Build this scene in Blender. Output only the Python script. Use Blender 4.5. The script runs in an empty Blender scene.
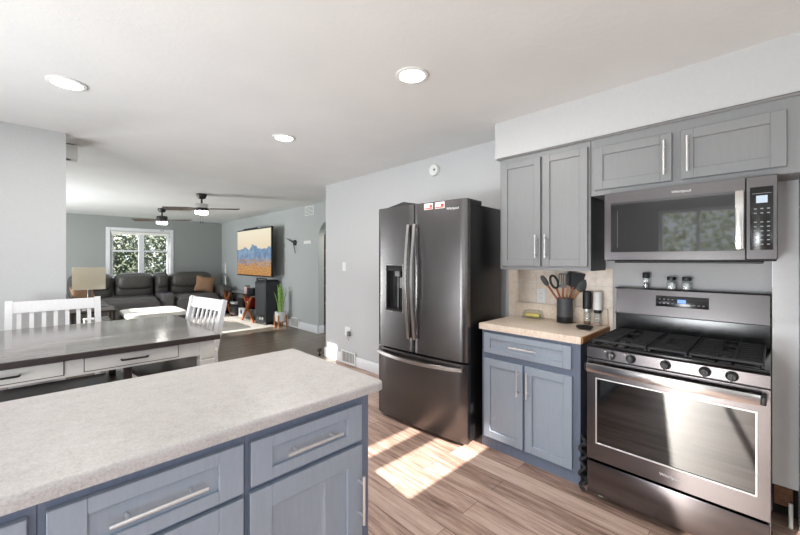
import bpy, bmesh, math, random
from mathutils import Matrix, Vector
random.seed(7)
scene = bpy.context.scene
COL = scene.collection
R = math.radians

def lin(c):
    r = []
    for v in c[:3]:
        v = v / 255.0
        r.append(v / 12.92 if v <= 0.04045 else ((v + 0.055) / 1.055) ** 2.4)
    return (*r, 1.0)

# ------------------------------------------------------------------ camera
ALPHA = math.atan(352 / 362)
cd = bpy.data.cameras.new('camera')
cam = bpy.data.objects.new('camera', cd)
COL.objects.link(cam)
cam.location = (0, 0, 1.41)
cam.rotation_euler = (R(90), 0, -ALPHA)
cd.sensor_width = 36
cd.lens = 36 * 362 / 800
cd.shift_y = -7.5 / 800
cd.clip_start = 0.02
scene.camera = cam

# ------------------------------------------------------------------ exposure
scene.view_settings.view_transform = 'Standard'
scene.view_settings.look = 'None'
scene.view_settings.exposure = 0.04
scene.view_settings.gamma = 1
scene.view_settings.use_curve_mapping = False

# ------------------------------------------------------------------ sky
world = bpy.data.worlds.new('world')
scene.world = world
world.use_nodes = True
wn = world.node_tree
bg = wn.nodes['Background']
bg.inputs[0].default_value = lin((226, 234, 245))
bg.inputs[1].default_value = 3.2

# ------------------------------------------------------------------ sun, daylight and added lamps
def aim(o, direction):
    o.rotation_euler = Vector(direction).to_track_quat('-Z', 'Y').to_euler()

SUN_T = 0.37
sl = bpy.data.lights.new('sun', 'SUN')
sl.energy = 12.0
sl.angle = R(0.5)
sl.color = (1.0, 0.95, 0.87)
so = bpy.data.objects.new('sun', sl)
COL.objects.link(so)
aim(so, (0.98, -0.196, -SUN_T))

# added spot for the kitchen floor's sun patch, through an opening made for it
PATCH_DIR = Vector((0.12, 1.0, -0.6)).normalized()
gl = bpy.data.lights.new('patch_spot', 'SPOT')
gl.energy = 850000
gl.spot_size = R(2)
gl.spot_blend = 0.0
gl.shadow_soft_size = 0.15
gl.color = (1.0, 0.93, 0.86)
go = bpy.data.objects.new('patch_spot', gl)
COL.objects.link(go)
go.location = Vector((1.95, 1.72, 0)) - PATCH_DIR * 60
aim(go, PATCH_DIR)

def area(name, loc, direction, sx, sy, power, color=(1, 1, 1), shape='RECTANGLE', spread=180):
    l = bpy.data.lights.new(name, 'AREA')
    l.shape = shape
    l.size = sx
    l.size_y = sy
    l.energy = power
    l.spread = R(spread)
    l.color = color
    o = bpy.data.objects.new(name, l)
    COL.objects.link(o)
    o.location = loc
    aim(o, direction)
    return o

DAY = (0.94, 0.975, 1.0)
# daylight at patio and living openings; kitchen and dining lamps are added ceiling fill
area('fill_kitchen', (-0.9, -1.40, 0.85), (0, 0.15, 1.0), 3.3, 0.6, 27, DAY)
area('daylight_patio', (-2.9, 0.9, 0.45), (0.6, 0, 0.8), 0.8, 1.0, 118, DAY)
area('fill_dining', (-2.8, 2.8, 0.8), (1.0, -0.08, 0.42), 0.7, 1.6, 20, DAY, spread=75)
area('daylight_living', (-2.1, 8.2, 0.8), (1.0, -0.1, 0.6), 1.2, 3.2, 310, DAY)

# ================================================================== materials
MATS = {}
def new_mat(name):
    m = bpy.data.materials.new(name)
    m.use_nodes = True
    MATS[name] = m
    nt = m.node_tree
    return m, nt, nt.nodes['Principled BSDF']

def tex_coord(nt, scale=(1, 1, 1), rot=(0, 0, 0)):
    tc = nt.nodes.new('ShaderNodeTexCoord')
    mp = nt.nodes.new('ShaderNodeMapping')
    mp.inputs['Scale'].default_value = scale
    mp.inputs['Rotation'].default_value = rot
    nt.links.new(tc.outputs['Object'], mp.inputs['Vector'])
    return mp.outputs[0]

def noise(nt, vec, scale, detail=4, rough=0.6):
    n = nt.nodes.new('ShaderNodeTexNoise')
    n.inputs['Scale'].default_value = scale
    n.inputs['Detail'].default_value = detail
    n.inputs['Roughness'].default_value = rough
    nt.links.new(vec, n.inputs['Vector'])
    return n.outputs[0]

def ramp(nt, fac, stops):
    r = nt.nodes.new('ShaderNodeValToRGB')
    els = r.color_ramp.elements
    while len(els) < len(stops):
        els.new(0.5)
    for e, (p, c) in zip(els, stops):
        e.position = p
        e.color = lin(c)
    nt.links.new(fac, r.inputs[0])
    return r.outputs[0]

def bump(nt, bsdf, height, strength, dist=0.01):
    b = nt.nodes.new('ShaderNodeBump')
    b.inputs['Strength'].default_value = strength
    b.inputs['Distance'].default_value = dist
    nt.links.new(height, b.inputs['Height'])
    nt.links.new(b.outputs[0], bsdf.inputs['Normal'])

def plain(name, c, rough=0.5, metal=0.0, var=0.0, bmp=0.0, scale=30, stretch=(1, 1, 1), spec=None, emit=None, estr=0):
    """procedural paint, plastic or metal: colour broken by fine noise, optional bump"""
    m, nt, b = new_mat(name)
    b.inputs['Roughness'].default_value = rough
    b.inputs['Metallic'].default_value = metal
    if spec is not None:
        b.inputs['Specular IOR Level'].default_value = spec
    if var > 0 or bmp > 0:
        v = tex_coord(nt, stretch)
        n = noise(nt, v, scale)
        lo = tuple(max(0, x * (1 - var)) for x in c)
        hi = tuple(min(255, x * (1 + var)) for x in c)
        nt.links.new(ramp(nt, n, [(0.3, lo), (0.7, hi)]), b.inputs['Base Color'])
        if bmp > 0:
            bump(nt, b, n, bmp)
    else:
        b.inputs['Base Color'].default_value = lin(c)
    if emit:
        b.inputs['Emission Color'].default_value = lin(emit)
        b.inputs['Emission Strength'].default_value = estr
    return m

plain('wall_kitchen', (194, 194, 196), 0.6, var=0.01, bmp=0.05, scale=60)
plain('wall_living', (178, 182, 182), 0.65, var=0.01, bmp=0.05, scale=60)
plain('wall_dining', (186, 187, 188), 0.6, var=0.01, bmp=0.05, scale=60)
plain('wall_living_shaded', (150, 153, 151), 0.65, var=0.01, bmp=0.05, scale=60)  # darker copy of the living wall paint; the far wall's shade is in the colour
plain('wall_hall', (200, 198, 192), 0.7, var=0.01, scale=60)
plain('trim_white', (226, 227, 230), 0.4, var=0.01, scale=20)
plain('cabinet_upper', (138, 139, 141), 0.42, var=0.015, bmp=0.03, scale=14, stretch=(6, 6, 0.7))
plain('cabinet_blue', (148, 158, 171), 0.42, var=0.018, bmp=0.04, scale=14, stretch=(6, 6, 0.7))
plain('cabinet_blue_frame', (108, 118, 137), 0.45, var=0.04, scale=14, stretch=(6, 6, 0.7))
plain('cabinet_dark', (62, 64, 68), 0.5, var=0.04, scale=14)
plain('nickel', (222, 222, 222), 0.32, 0.8, var=0.02, scale=80)
plain('steel', (112, 108, 110), 0.22, 1.0, var=0.025, scale=6, stretch=(0.6, 0.6, 90))
plain('steel_bright', (205, 202, 200), 0.2, 1.0, var=0.02, scale=6, stretch=(1, 1, 40))
plain('black_steel', (106, 103, 103), 0.27, 1.0, var=0.05, scale=6, stretch=(60, 60, 0.6))
plain('fridge_side', (24, 24, 25), 0.35, 0.2, var=0.06, scale=60)
plain('black_gloss', (10, 10, 12), 0.04, 0.0, spec=1.0)
MATS['black_gloss'].node_tree.nodes['Principled BSDF'].inputs['IOR'].default_value = 1.55
plain('black_enamel', (24, 24, 26), 0.18, 0.0, var=0.1, scale=30)
plain('cast_iron', (34, 34, 36), 0.5, 0.1, var=0.15, bmp=0.2, scale=200)
plain('black_plastic', (28, 28, 30), 0.4, var=0.1, scale=60)
plain('dark_grey', (70, 71, 74), 0.45, var=0.06, scale=60)
plain('mid_grey', (120, 121, 123), 0.5, var=0.05, scale=60)
plain('white_plastic', (232, 232, 230), 0.35, var=0.01, scale=40)
plain('white_paint', (228, 228, 230), 0.35, var=0.015, scale=14, stretch=(5, 5, 0.8))
plain('table_paint', (218, 214, 208), 0.4, var=0.02, scale=14)
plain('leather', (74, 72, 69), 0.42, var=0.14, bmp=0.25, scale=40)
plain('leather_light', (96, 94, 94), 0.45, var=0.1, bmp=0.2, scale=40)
plain('cream_fabric_and_glare', (238, 236, 231), 0.85, var=0.05, bmp=0.2, scale=120)  # real cream cloth, and the sun glare painted on the ottoman
plain('tan_fabric', (150, 118, 92), 0.9, var=0.1, bmp=0.2, scale=80)
plain('orange_wood', (160, 92, 52), 0.45, var=0.15, scale=20, stretch=(6, 6, 1))
plain('light_wood', (178, 124, 80), 0.5, var=0.12, scale=30)
plain('brown_wood', (120, 84, 58), 0.6, var=0.15, scale=20)
plain('dark_wood', (56, 45, 40), 0.4, var=0.15, scale=20)
plain('fan_blade', (92, 80, 72), 0.5, var=0.08, scale=20)
plain('chrome', (215, 215, 215), 0.1, 1.0)
plain('red_plastic', (150, 32, 30), 0.35, var=0.1, scale=40)
plain('blue_paint', (45, 75, 150), 0.4)
plain('pink_paint', (222, 190, 190), 0.4)
plain('butter', (222, 206, 120), 0.5, var=0.03, scale=30)
plain('leaf', (132, 168, 84), 0.5, var=0.25, scale=18, stretch=(1, 1, 3))
plain('soil', (60, 45, 35), 0.9, var=0.2, scale=60)
plain('dark_gap', (40, 38, 38), 0.8, var=0.1, scale=30)
plain('paper_white', (240, 240, 238), 0.6)
plain('sticker_red', (190, 60, 50), 0.5)
plain('pale_lettering', (225, 225, 228), 0.4)
plain('key_print', (150, 152, 155), 0.5)
plain('patio_stone', (196, 190, 180), 0.8, var=0.06, bmp=0.1, scale=8)
plain('grass', (96, 118, 62), 0.9, var=0.25, bmp=0.4, scale=12)
plain('trunk', (80, 66, 52), 0.9, var=0.2, bmp=0.4, scale=16)
plain('navy', (40, 46, 80), 0.3)
plain('speaker_grey', (48, 50, 56), 0.4, var=0.06, scale=60)
plain('lcd', (130, 140, 150), 0.3, emit=(190, 205, 220), estr=0.8)
plain('lamp_glow', (255, 255, 255), 0.5, emit=(255, 250, 240), estr=5.0)
plain('fan_glow', (255, 255, 255), 0.5, emit=(255, 252, 245), estr=14.0)
plain('led', (80, 120, 220), 0.3, emit=(120, 160, 255), estr=1.0)

# ceiling: knocked-down plaster
m, nt, b = new_mat('ceiling')
v = tex_coord(nt)
n1 = noise(nt, v, 22, 6, 0.7)
n2 = noise(nt, v, 2.0, 3, 0.5)
nt.links.new(ramp(nt, n2, [(0.3, (226, 226, 226)), (0.7, (231, 231, 230))]), b.inputs['Base Color'])
b.inputs['Roughness'].default_value = 0.85
rr = ramp(nt, n1, [(0.45, (0, 0, 0)), (0.62, (255, 255, 255))])
bump(nt, b, rr, 0.12, 0.004)

# planks
def planks(name, cols, along_y, width, length, rough, gloss_var=0.1):
    m, nt, b = new_mat(name)
    v0 = tex_coord(nt, (1, 1, 1), (0, 0, R(90) if along_y else 0))
    br = nt.nodes.new('ShaderNodeTexBrick')
    br.inputs['Scale'].default_value = 1.0
    br.inputs['Brick Width'].default_value = length
    br.inputs['Row Height'].default_value = width
    br.inputs['Mortar Size'].default_value = 0.0012
    br.inputs['Mortar Smooth'].default_value = 0.1
    br.inputs['Bias'].default_value = 0.0
    br.offset = 0.37
    br.inputs['Color1'].default_value = (0.05, 0.05, 0.05, 1)
    br.inputs['Color2'].default_value = (0.95, 0.95, 0.95, 1)
    br.inputs['Mortar'].default_value = (0.0, 0.0, 0.0, 1)
    nt.links.new(v0, br.inputs['Vector'])
    # streaky grain running along the board, shifted per board
    mp = nt.nodes.new('ShaderNodeMapping')
    mp.inputs['Scale'].default_value = (1.6, 20, 1)
    nt.links.new(v0, mp.inputs['Vector'])
    add = nt.nodes.new('ShaderNodeVectorMath')
    add.operation = 'ADD'
    sc = nt.nodes.new('ShaderNodeVectorMath')
    sc.operation = 'SCALE'
    sc.inputs['Scale'].default_value = 17.0
    nt.links.new(br.outputs['Color'], sc.inputs[0])
    nt.links.new(mp.outputs[0], add.inputs[0])
    nt.links.new(sc.outputs[0], add.inputs[1])
    g = noise(nt, add.outputs[0], 1.7, 7, 0.68)
    mx = nt.nodes.new('ShaderNodeMix')
    mx.data_type = 'FLOAT'
    mx.inputs[0].default_value = 0.2
    bw = nt.nodes.new('ShaderNodeRGBToBW')
    nt.links.new(br.outputs['Color'], bw.inputs[0])
    nt.links.new(g, mx.inputs[2])
    nt.links.new(bw.outputs[0], mx.inputs[3])
    c = ramp(nt, mx.outputs[0], cols)
    mul = nt.nodes.new('ShaderNodeMix')
    mul.data_type = 'RGBA'
    mul.inputs[7].default_value = lin((60, 48, 40))
    nt.links.new(br.outputs['Fac'], mul.inputs[0])
    nt.links.new(c, mul.inputs[6])
    nt.links.new(mul.outputs[2], b.inputs['Base Color'])
    b.inputs['Roughness'].default_value = rough
    bump(nt, b, g, 0.12, 0.004)
    return m

planks('kitchen_planks', [(0.30, (112, 88, 76)), (0.42, (160, 132, 118)), (0.53, (194, 166, 151)), (0.72, (218, 196, 182))], True, 0.15, 1.2, 0.42)
planks('living_planks', [(0.25, (78, 69, 60)), (0.5, (106, 95, 84)), (0.75, (132, 121, 110))], False, 0.12, 1.1, 0.28)
planks('table_planks', [(0.25, (70, 66, 65)), (0.45, (102, 97, 95)), (0.6, (124, 119, 116)), (0.8, (150, 145, 141))], False, 0.13, 3.0, 0.10)
plain('table_edge', (58, 48, 45), 0.4, var=0.12, scale=20, stretch=(1, 8, 8))

def leafy(name, c1, c2):
    m, nt, b = new_mat(name)
    col = ramp(nt, noise(nt, tex_coord(nt), 3, 3), [(0.35, c1), (0.65, c2)])
    nt.links.new(col, b.inputs['Base Color'])
    b.inputs['Roughness'].default_value = 0.6
    tr = nt.nodes.new('ShaderNodeBsdfTranslucent')
    nt.links.new(col, tr.inputs['Color'])
    mx = nt.nodes.new('ShaderNodeMixShader')
    mx.inputs[0].default_value = 0.5
    nt.links.new(b.outputs[0], mx.inputs[1])
    nt.links.new(tr.outputs[0], mx.inputs[2])
    nt.links.new(mx.outputs[0], nt.nodes['Material Output'].inputs[0])
leafy('lampshade', (238, 234, 222), (244, 240, 230))
leafy('hedge_leaf_dark', (98, 112, 84), (128, 140, 112))
leafy('hedge_leaf_pale', (182, 188, 160), (210, 212, 190))

def speckle(name, cols, scale, rough):
    m, nt, b = new_mat(name)
    v = tex_coord(nt)
    n1 = noise(nt, v, scale, 8, 0.75)
    n2 = noise(nt, v, scale * 0.12, 4, 0.6)
    mx = nt.nodes.new('ShaderNodeMix')
    mx.data_type = 'FLOAT'
    mx.inputs[0].default_value = 0.22
    nt.links.new(n1, mx.inputs[2])
    nt.links.new(n2, mx.inputs[3])
    nt.links.new(ramp(nt, mx.outputs[0], cols), b.inputs['Base Color'])
    b.inputs['Roughness'].default_value = rough
    return m
speckle('laminate_grey', [(0.32, (158, 151, 148)), (0.46, (184, 179, 177)), (0.56, (195, 191, 189)), (0.70, (206, 204, 203))], 150, 0.4)
speckle('laminate_beige', [(0.34, (204, 180, 158)), (0.47, (224, 206, 188)), (0.56, (231, 215, 199)), (0.68, (240, 228, 214))], 60, 0.35)
speckle('rug_pile', [(0.3, (205, 200, 192)), (0.5, (224, 220, 213)), (0.7, (236, 233, 228))], 40, 0.95)

# tiled backsplash
m, nt, b = new_mat('tile')
tc = nt.nodes.new('ShaderNodeTexCoord')
sp = nt.nodes.new('ShaderNodeSeparateXYZ')
cb = nt.nodes.new('ShaderNodeCombineXYZ')
nt.links.new(tc.outputs['Object'], sp.inputs[0])
nt.links.new(sp.outputs['Y'], cb.inputs['X'])
nt.links.new(sp.outputs['Z'], cb.inputs['Y'])
br = nt.nodes.new('ShaderNodeTexBrick')
br.offset = 0.0
br.inputs['Scale'].default_value = 1.0
br.inputs['Brick Width'].default_value = 0.152
br.inputs['Row Height'].default_value = 0.152
br.inputs['Mortar Size'].default_value = 0.0025
br.inputs['Color1'].default_value = lin((244, 234, 223))
br.inputs['Color2'].default_value = lin((236, 224, 212))
br.inputs['Mortar'].default_value = lin((222, 216, 210))
nt.links.new(cb.outputs[0], br.inputs['Vector'])
tv_ = ramp(nt, noise(nt, tc.outputs['Object'], 14, 6, 0.7), [(0.35, (232, 220, 210)), (0.6, (255, 253, 250))])
mu = nt.nodes.new('ShaderNodeMix')
mu.data_type = 'RGBA'
mu.blend_type = 'MULTIPLY'
mu.inputs[0].default_value = 0.8
nt.links.new(br.outputs['Color'], mu.inputs[6])
nt.links.new(tv_, mu.inputs[7])
nt.links.new(mu.outputs[2], b.inputs['Base Color'])
b.inputs['Roughness'].default_value = 0.3

# clear glass for panes: cheap thin glass that lets daylight through
def thin_glass(name, tint=(1, 1, 1), refl=0.08):
    m = bpy.data.materials.new(name)
    m.use_nodes = True
    MATS[name] = m
    nt = m.node_tree
    nt.nodes.clear()
    o = nt.nodes.new('ShaderNodeOutputMaterial')
    t = nt.nodes.new('ShaderNodeBsdfTransparent')
    g = nt.nodes.new('ShaderNodeBsdfGlossy')
    g.inputs['Roughness'].default_value = 0.02
    t.inputs['Color'].default_value = (*tint, 1)
    mx = nt.nodes.new('ShaderNodeMixShader')
    mx.inputs[0].default_value = refl
    nt.links.new(t.outputs[0], mx.inputs[1])
    nt.links.new(g.outputs[0], mx.inputs[2])
    nt.links.new(mx.outputs[0], o.inputs[0])
thin_glass('window_glass')
thin_glass('jar_glass', (0.9, 0.93, 0.93), 0.18)

# television picture: cream sky, blue mountains, orange flower field
m, nt, b = new_mat('tv_picture')
tc = nt.nodes.new('ShaderNodeTexCoord')
sp = nt.nodes.new('ShaderNodeSeparateXYZ')
nt.links.new(tc.outputs['Object'], sp.inputs[0])
def mth(op, a, bb=None):
    n = nt.nodes.new('ShaderNodeMath')
    n.operation = op
    for i, q in enumerate((a, bb)):
        if q is None:
            continue
        if isinstance(q, (int, float)):
            n.inputs[i].default_value = q
        else:
            nt.links.new(q, n.inputs[i])
    return n.outputs[0]
cx = nt.nodes.new('ShaderNodeCombineXYZ')
nt.links.new(sp.outputs['X'], cx.inputs['X'])
rn = noise(nt, cx.outputs[0], 3.2, 3, 0.5)
peak = mth('MAXIMUM', mth('SUBTRACT', 0.11, mth('MULTIPLY', mth('ABSOLUTE', mth('SUBTRACT', sp.outputs['X'], 0.95)), 0.45)), 0.0)
ridge = mth('ADD', mth('ADD', mth('MULTIPLY', rn, 0.34), 0.44), peak)
is_m = mth('LESS_THAN', sp.outputs['Z'], ridge)
fl = noise(nt, tc.outputs['Object'], 16, 6, 0.7)
fmask = mth('LESS_THAN', sp.outputs['Z'], mth('ADD', 0.30, mth('MULTIPLY', mth('SUBTRACT', fl, 0.5), 1.5)))
sky = ramp(nt, sp.outputs['Z'], [(0.5, (226, 205, 172)), (1.0, (240, 230, 205))])
mtn = ramp(nt, noise(nt, tc.outputs['Object'], 5, 4), [(0.35, (74, 108, 150)), (0.65, (136, 164, 190))])
flo = ramp(nt, noise(nt, tc.outputs['Object'], 34, 3), [(0.36, (92, 84, 50)), (0.46, (178, 120, 48)), (0.55, (214, 158, 78)), (0.64, (208, 140, 140))])
def mixc(f, a, c):
    n = nt.nodes.new('ShaderNodeMix')
    n.data_type = 'RGBA'
    nt.links.new(f, n.inputs[0])
    nt.links.new(a, n.inputs[6])
    nt.links.new(c, n.inputs[7])
    return n.outputs[2]
pic = mixc(fmask, mixc(is_m, sky, mtn), flo)
b.inputs['Base Color'].default_value = (0.01, 0.01, 0.01, 1)
b.inputs['Roughness'].default_value = 0.3
nt.links.new(pic, b.inputs['Emission Color'])
b.inputs['Emission Strength'].default_value = 0.95

# ================================================================== geometry helpers
class MB:
    def __init__(s, xf=None):
        s.v, s.f, s.xf = [], [], xf
    def add(s, vs, fs):
        n = len(s.v)
        s.v += [Vector(p) for p in vs]
        s.f += [[i + n for i in f] for f in fs]
        return s
    def bm(s, b):
        b.verts.ensure_lookup_table()
        b.verts.index_update()
        s.add([p.co.copy() for p in b.verts], [[q.index for q in f.verts] for f in b.faces])
        b.free()
        return s
    def box(s, c0, c1, bev=0.0, seg=1, only=None):
        b = bmesh.new()
        bmesh.ops.create_cube(b, size=1)
        lo = [min(a, c) for a, c in zip(c0, c1)]
        hi = [max(a, c) for a, c in zip(c0, c1)]
        for q in b.verts:
            q.co = Vector([lo[i] + (q.co[i] + 0.5) * (hi[i] - lo[i]) for i in range(3)])
        if bev > 0:
            bev = min(bev, 0.49 * min(hi[i] - lo[i] for i in range(3)))
            es = list(b.edges) if only is None else [e for e in b.edges if only(e)]
            bmesh.ops.bevel(b, geom=es, offset=bev, segments=seg, affect='EDGES', profile=0.5)
        return s.bm(b)
    def cyl(s, p0, p1, r0, r1=None, seg=20):
        r1 = r0 if r1 is None else r1
        return s.tube([p0, p1], [r0, r1], seg)
    def tube(s, pts, r, seg=10, caps=True):
        pts = [Vector(p) for p in pts]
        rs = r if isinstance(r, (list, tuple)) else [r] * len(pts)
        rings, up = [], None
        for i, p in enumerate(pts):
            t = (pts[min(i + 1, len(pts) - 1)] - pts[max(i - 1, 0)])
            if t.length < 1e-9:
                t = Vector((0, 0, 1))
            t.normalize()
            if up is None:
                up = t.orthogonal().normalized()
            u = (up - t * up.dot(t))
            u = u.normalized() if u.length > 1e-6 else t.orthogonal().normalized()
            up = u
            w = t.cross(u)
            rings.append([p + (u * math.cos(2 * math.pi * k / seg) + w * math.sin(2 * math.pi * k / seg)) * rs[i] for k in range(seg)])
        vs = [q for rg in rings for q in rg]
        fs = []
        for i in range(len(pts) - 1):
            for k in range(seg):
                a, c = i * seg + k, i * seg + (k + 1) % seg
                fs.append([a, c, c + seg, a + seg])
        if caps:
            fs.append(list(range(seg))[::-1])
            fs.append([(len(pts) - 1) * seg + k for k in range(seg)])
        return s.add(vs, fs)
    def lathe(s, prof, c=(0, 0, 0), seg=28):
        vs, fs = [], []
        for r, z in prof:
            for k in range(seg):
                a = 2 * math.pi * k / seg
                vs.append((c[0] + max(r, 1e-5) * math.cos(a), c[1] + max(r, 1e-5) * math.sin(a), c[2] + z))
        for i in range(len(prof) - 1):
            for k in range(seg):
                a, d = i * seg + k, i * seg + (k + 1) % seg
                fs.append([a, d, d + seg, a + seg])
        fs.append(list(range(seg))[::-1])
        fs.append([(len(prof) - 1) * seg + k for k in range(seg)])
        return s.add(vs, fs)
    def prism(s, poly, h0, h1, axis='z'):
        def P(a, c, h):
            return {'z': (a, c, h), 'y': (a, h, c), 'x': (h, a, c)}[axis]
        n = len(poly)
        vs = [P(a, c, h0) for a, c in poly] + [P(a, c, h1) for a, c in poly]
        fs = [list(range(n))[::-1], [i + n for i in range(n)]]
        fs += [[i, (i + 1) % n, (i + 1) % n + n, i + n] for i in range(n)]
        return s.add(vs, fs)
    def cushion(s, c0, c1, k=5, n=8, puff=0.0):
        b = bmesh.new()
        bmesh.ops.create_cube(b, size=2)
        bmesh.ops.subdivide_edges(b, edges=list(b.edges), cuts=n, use_grid_fill=True)
        ctr = [(a + c) / 2 for a, c in zip(c0, c1)]
        hs = [abs(c - a) / 2 for a, c in zip(c0, c1)]
        for q in b.verts:
            x, y, z = q.co
            m_ = (abs(x) ** k + abs(y) ** k + abs(z) ** k) ** (1 / k)
            x, y, z = x / m_, y / m_, z / m_
            q.co = Vector((ctr[0] + x * hs[0], ctr[1] + y * hs[1], ctr[2] + z * hs[2] * (1 + puff * (1 - x * x) * (1 - y * y))))
        return s.bm(b)
    def build(s, name, mat, parent=None, smooth=35, xf=None, label=None):
        me = bpy.data.meshes.new(name)
        xf = xf or s.xf
        vs = [xf @ p for p in s.v] if xf else s.v
        me.from_pydata([tuple(p) for p in vs], [], s.f)
        b = bmesh.new()
        b.from_mesh(me)
        bmesh.ops.recalc_face_normals(b, faces=b.faces)
        b.to_mesh(me)
        b.free()
        me.materials.append(MATS[mat])
        if smooth:
            me.polygons.foreach_set('use_smooth', [True] * len(me.polygons))
            me.set_sharp_from_angle(angle=R(smooth))
        o = bpy.data.objects.new(name, me)
        COL.objects.link(o)
        if parent is not None:
            o.parent = parent
        if label:
            o['label'] = label
        return o

def thing(name, label, cat, loc=(0, 0, 0), rz=0.0, group=None):
    o = bpy.data.objects.new(name, None)
    o.empty_display_size = 0.1
    COL.objects.link(o)
    o.location = loc
    o.rotation_euler = (0, 0, rz)
    o['label'] = label
    o['category'] = cat
    if group:
        o['group'] = group
    return o

def tag(o, label, cat, group=None, kind=None):
    o['label'] = label
    o['category'] = cat
    if group:
        o['group'] = group
    if kind:
        o['kind'] = kind
    return o

def struct(name, mb, mat, parent=None, smooth=35, label=None):
    o = mb.build(name, mat, parent, smooth)
    if parent is None:
        o['kind'] = 'structure'
    if label:
        o['label'] = label
    return o

def place(o, loc, rz=0.0):
    o.location = loc
    o.rotation_euler = (0, 0, rz)
    return o

def copy_tree(o, parent=None):
    c = o.copy()
    COL.objects.link(c)
    c.parent = parent
    for ch in [q for q in bpy.data.objects if q.parent == o]:
        copy_tree(ch, c)
    return c

def lettering(text, size, name, mat, parent, loc, rot, extrude=0.0006, shear=0.0, spacing=1.0):
    cu = bpy.data.curves.new(name, 'FONT')
    cu.body = text
    cu.size = size
    cu.extrude = extrude
    cu.shear = shear
    cu.space_character = spacing
    cu.align_x = 'CENTER'
    cu.align_y = 'CENTER'
    t = bpy.data.objects.new(name + '_curve', cu)
    COL.objects.link(t)
    bpy.context.view_layer.update()
    dg = bpy.context.evaluated_depsgraph_get()
    me = bpy.data.meshes.new_from_object(t.evaluated_get(dg))
    bpy.data.objects.remove(t)
    me.materials.clear()
    me.materials.append(MATS[mat])
    me.transform(Matrix.Translation(loc) @ Matrix.Rotation(R(rot[2]), 4, 'Z') @ Matrix.Rotation(R(rot[0]), 4, 'X'))
    o = bpy.data.objects.new(name, me)
    COL.objects.link(o)
    o.parent = parent
    return o

FACE_W = R(-90)      # local front (-y) turned to face world -X

# ================================================================== the room
CH = 2.50            # ceiling height
WX = 2.92            # kitchen range wall
WE = 4.566           # where that wall ends
TX = 3.70            # television wall
FY = 11.40           # far living wall

struct('floor', MB().box((-3.1, -1.75, -0.08), (WX + 0.15, 4.4, 0)), 'kitchen_planks')
struct('floor', MB().box((-3.1, 4.4, -0.08), (5.0, FY + 0.15, 0)), 'living_planks')
struct('ceiling', MB().box((-3.1, -1.75, CH), (5.0, FY + 0.15, CH + 0.12)), 'ceiling')

def wall_holes(axis, pos, thick, a0, a1, z0, z1, holes):
    """wall in plane axis=pos, thick along +axis (or - if negative), with rectangular openings (a0,a1,z0,z1)"""
    mb = MB()
    As = sorted({a0, a1, *[q for h in holes for q in h[:2]]})
    Zs = sorted({z0, z1, *[q for h in holes for q in h[2:]]})
    for i in range(len(As) - 1):
        for j in range(len(Zs) - 1):
            am, zm = (As[i] + As[i + 1]) / 2, (Zs[j] + Zs[j + 1]) / 2
            if any(h[0] < am < h[1] and h[2] < zm < h[3] for h in holes):
                continue
            if axis == 'x':
                mb.box((pos, As[i], Zs[j]), (pos + thick, As[i + 1], Zs[j + 1]))
            else:
                mb.box((As[i], pos, Zs[j]), (As[i + 1], pos + thick, Zs[j + 1]))
    return mb

struct('wall_range', MB().box((WX, 0.0, 0.0), (WX + 0.12, WE, CH)), 'wall_kitchen', smooth=0)
struct('wall_range_south', MB().box((WX, -1.75, 0.0), (WX + 0.12, -0.25, CH)), 'wall_kitchen', smooth=0)
# the sheet of wall right of the range stops above the floor
struct('wall_right', MB().box((2.70, -0.25, 0.0), (WX + 0.12, -0.098, CH)), 'wall_kitchen', smooth=0)
struct('wall_panel_range', MB().box((WX - 0.07, -0.098, 0.185), (WX + 0.12, -0.0005, CH)), 'trim_white', smooth=0)  # whiter than the other walls; extra light put into its colour
struct('wall_return', MB().box((WX + 0.12, WE - 0.12, 0), (TX + 0.13, WE, CH)), 'wall_kitchen', smooth=0)
struct('wall_left', MB().box((-3.0, 4.23, 0), (0.111, 4.36, CH)), 'wall_dining', smooth=0)
GB = -1.6
hx0, hx1 = 1.55 - 0.12 * 3.2, 2.35 - 0.12 * 3.05
def gz(y):
    return 0.6 * (y - GB) + 0.035
struct('wall_back', wall_holes('y', GB, -0.12, -3.0, WX, 0, CH, [(-2.6, 0.45, 0.8, 2.3), (hx0, hx1, gz(1.45), gz(2.03) + 0.075)]), 'wall_kitchen', smooth=0)  # both openings are made up to serve the added lamps
wb = MB().box((hx0 - 0.02, GB - 0.06, gz(1.84)), (hx1 + 0.02, GB - 0.02, gz(1.95)))  # added rail that splits the spot's patch into bands
struct('patch_rail', wb, 'trim_white', smooth=0)
struct('wall_west', wall_holes('x', -3.0, -0.12, GB - 0.12, 4.36, 0, CH, [(0.35, 1.45, 0.02, 2.3)]), 'wall_kitchen', smooth=0)
struct('wall_living_west', wall_holes('x', -2.2, -0.12, 4.36, FY, 0, CH, [(7.85, 10.5, 0.15, 2.25), (5.30, 5.56, 0.1, 2.19)]), 'wall_living', smooth=0)
WL = dict(x0=1.10, x1=2.37, z0=0.98, z1=2.14)
struct('wall_far', wall_holes('y', FY, 0.14, -2.32, TX + 0.13, 0, CH, [(WL['x0'], WL['x1'], WL['z0'], WL['z1'])]), 'wall_living_shaded', smooth=0)

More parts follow.
